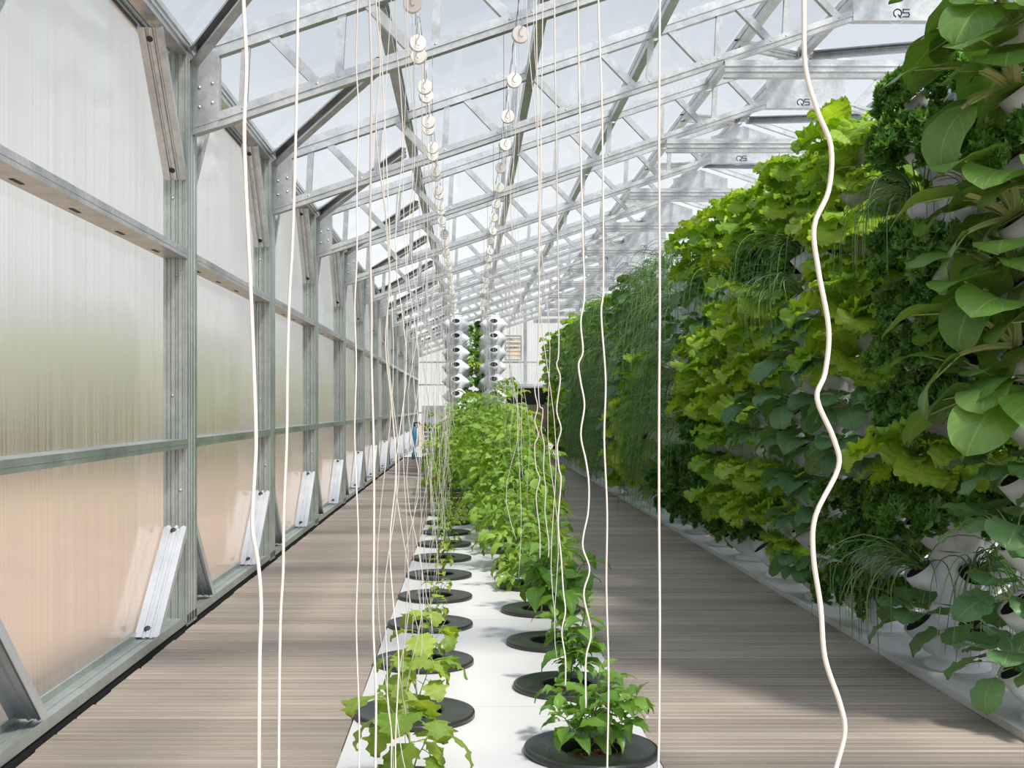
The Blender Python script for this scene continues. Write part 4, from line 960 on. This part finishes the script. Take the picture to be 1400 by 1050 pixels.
near(1.10, [(407,0),(406,100),(404,200),(400,330),(396,400),(393,500),(392,600),(388,700),(387,780),(383,860),(381,1050),(382,1150)], 0.0032, 'white string second from the left, in front of the wall')
near(1.72, [(489,0),(487,86),(490,150),(488,257),(488,350),(485,420),(487,500),(485,600),(490,740),(487,850),(491,980),(491,1050)], 0.0026, 'white string third from the left, over the left aisle')
near(1.95, [(505,0),(508,100),(507,200),(506,330),(508,420),(508,500),(511,620),(511,760),(510,850),(514,950),(513,1050)], 0.0046, 'thickest white string beside the left edge of the bed')
near(2.05, [(514,0),(520,90),(514,180),(528,300),(533,380),(527,470),(536,560),(541,650),(533,740),(538,830),(545,900),(541,1000)], 0.003, 'curving white string crossing over the left lid rings')
near(2.3, [(518,0),(524,120),(530,260),(533,340),(530,480),(545,620),(540,700),(526,800),(529,900),(530,960),(535,1000)], 0.0026, 'loose white string sagging towards the cucumber plants')
cnt = {-1: 0, 1: 0}
for s_, nm in ((-1, 'left'), (1, 'right')):
    y = 2.5 if s_ < 0 else 3.1; i = 0
    while y < 15 and i < 46:
        zb_ = 0.12 if s_ < 0 else min(1.0, 0.3+0.07*i); x_ = s_*SX; pts = []
        amp = rnd.uniform(.004, .018); fr = rnd.uniform(3, 7); dx = (LX if s_ < 0 else RXD*0.75) - x_
        if s_ > 0: dx = rnd.uniform(0, 0.12)
        else: dx = rnd.uniform(-.05, .03)
        S = 26
        for k in range(S+1):
            f = k/S; z = ZS+0.13 + (zb_-ZS-0.13)*f; a_ = amp*(0.3+1.4*f)
            pts.append((x_ + dx*f + a_*sin(fr*z*2+i), y + a_*cos(fr*z*1.7+2*i), z))
        string_obj(pts, 0.0009+0.0003*(i % 2), 'thin white string of the %s row, %s behind the nearest ones' % (nm, ORD[i]))
        y += rnd.uniform(.18, .34) if s_ < 0 else rnd.uniform(.3, .5); i += 1

# ------------------------------------------------------------------ things at the far end
t = thing('heater_cabinet', 'white cabinet with a grid of square holes at the aisle end', 'cabinet', (-0.665, 22.3, 0))
W_, D_, H0, H1 = 0.22, 0.3, 0.06, 0.78; mb = MB()
mb.box(-W_, W_, 0.01, D_, H0, H1+0.24); ob('case', mb.mesh('case', WHITE), t)
mb = MB(); mb.box(-W_, W_, -0.002, 0.01, H1-0.1, H1+0.24)
xs = [-W_, -0.17, -0.115, -0.085, -0.03, 0.0, 0.055, W_]; zs = [H0+0.02+0.09*k for k in range(8)]
mb.box(-W_, W_, -0.002, 0.008, H0, H0+0.03)
for k in range(0, 8, 2): mb.box(xs[k], xs[k+1] if k < 7 else W_, -0.002, 0.008, H0+0.03, H1-0.1)
for a, b in ((-0.17, -0.115), (-0.085, -0.03), (0.0, 0.055)):
    for k in range(8): mb.box(a, b, -0.002, 0.008, H0+0.03+0.083*k, H0+0.03+0.083*k+0.026)
ob('grille_front', mb.mesh('grille_front', WHITE), t)
mb = MB(); mb.box(-0.175, 0.06, 0.0085, 0.0095, H0+0.02, H1-0.1); o = ob('dark_interior', mb.mesh('dark_interior', BLACK), t)
mb = MB(); mb.box(-W_+0.01, W_-0.01, 0.0, D_, 0.0, H0); ob('plinth', mb.mesh('plinth', BLACK), t)
t = thing('pump_bottle', 'blue bottle with a dark pump head beside the white cabinet', 'bottle', (-1.03, 22.4, 0))
mb = MB(); mb.lathe([(0.0001, 0.0), (0.05, 0), (0.05, 0.1), (0.022, 0.16), (0.03, 0.3), (0.05, 0.42), (0.045, 0.6), (0.0001, 0.62)], 16); ob('body', mb.mesh('bottle_body', BLUE), t)
mb = MB(); mb.lathe([(0.02, 0.62), (0.02, 0.7), (0.0001, 0.71)], 12); mb.tube([(0, 0, 0.69), (0.09, -0.02, 0.70), (0.11, -0.02, 0.66)], 0.012); ob('pump_head', mb.mesh('pump_head', BLACK), t)
t = thing('storage_cabinet', 'plywood cabinet with a white top behind a black slatted front', 'cabinet', (1.12, 22.6, 0))
mb = MB(); mb.box(-0.38, 0.42, 0, 0.4, 0, 1.03); ob('body', mb.mesh('cab_body', WOOD), t)
mb = MB(); mb.box(-0.38, 0.42, 0.02, 0.4, 1.032, 1.36); ob('black_case', mb.mesh('black_case', BLACK), t)
mb = MB(); mb.box(-0.39, 0.43, -0.012, 0.02, 0, 0.035); sl = mb.mesh('slat', BLACK)
for k in range(7): ob('slat', sl, t, (0, 0, 1.035+0.046*k))
mb = MB(); mb.box(-0.41, 0.45, -0.03, 0.42, 1.362, 1.40); ob('top', mb.mesh('cab_top', BOARD), t)

# ------------------------------------------------------------------ hedge outside, seen blurred through the wall
mb = MB()
for q in range(150):
    yy = -4 + 84*rnd.random(); xx = -13+rnd.uniform(-1.5, 1.5); rr = rnd.uniform(0.8, 1.6)
    v, f = ico(rr, 1, 1, rnd.uniform(.8, 1.3)); mb.add([(p[0]+xx, p[1]+yy, p[2]+rr*0.9-.3) for p in v], f, 0, None, True)
tag(ob('hedge', mb.mesh('hedge', HEDGE)), 'blurred green hedge outside beyond the translucent left wall', 'hedge')
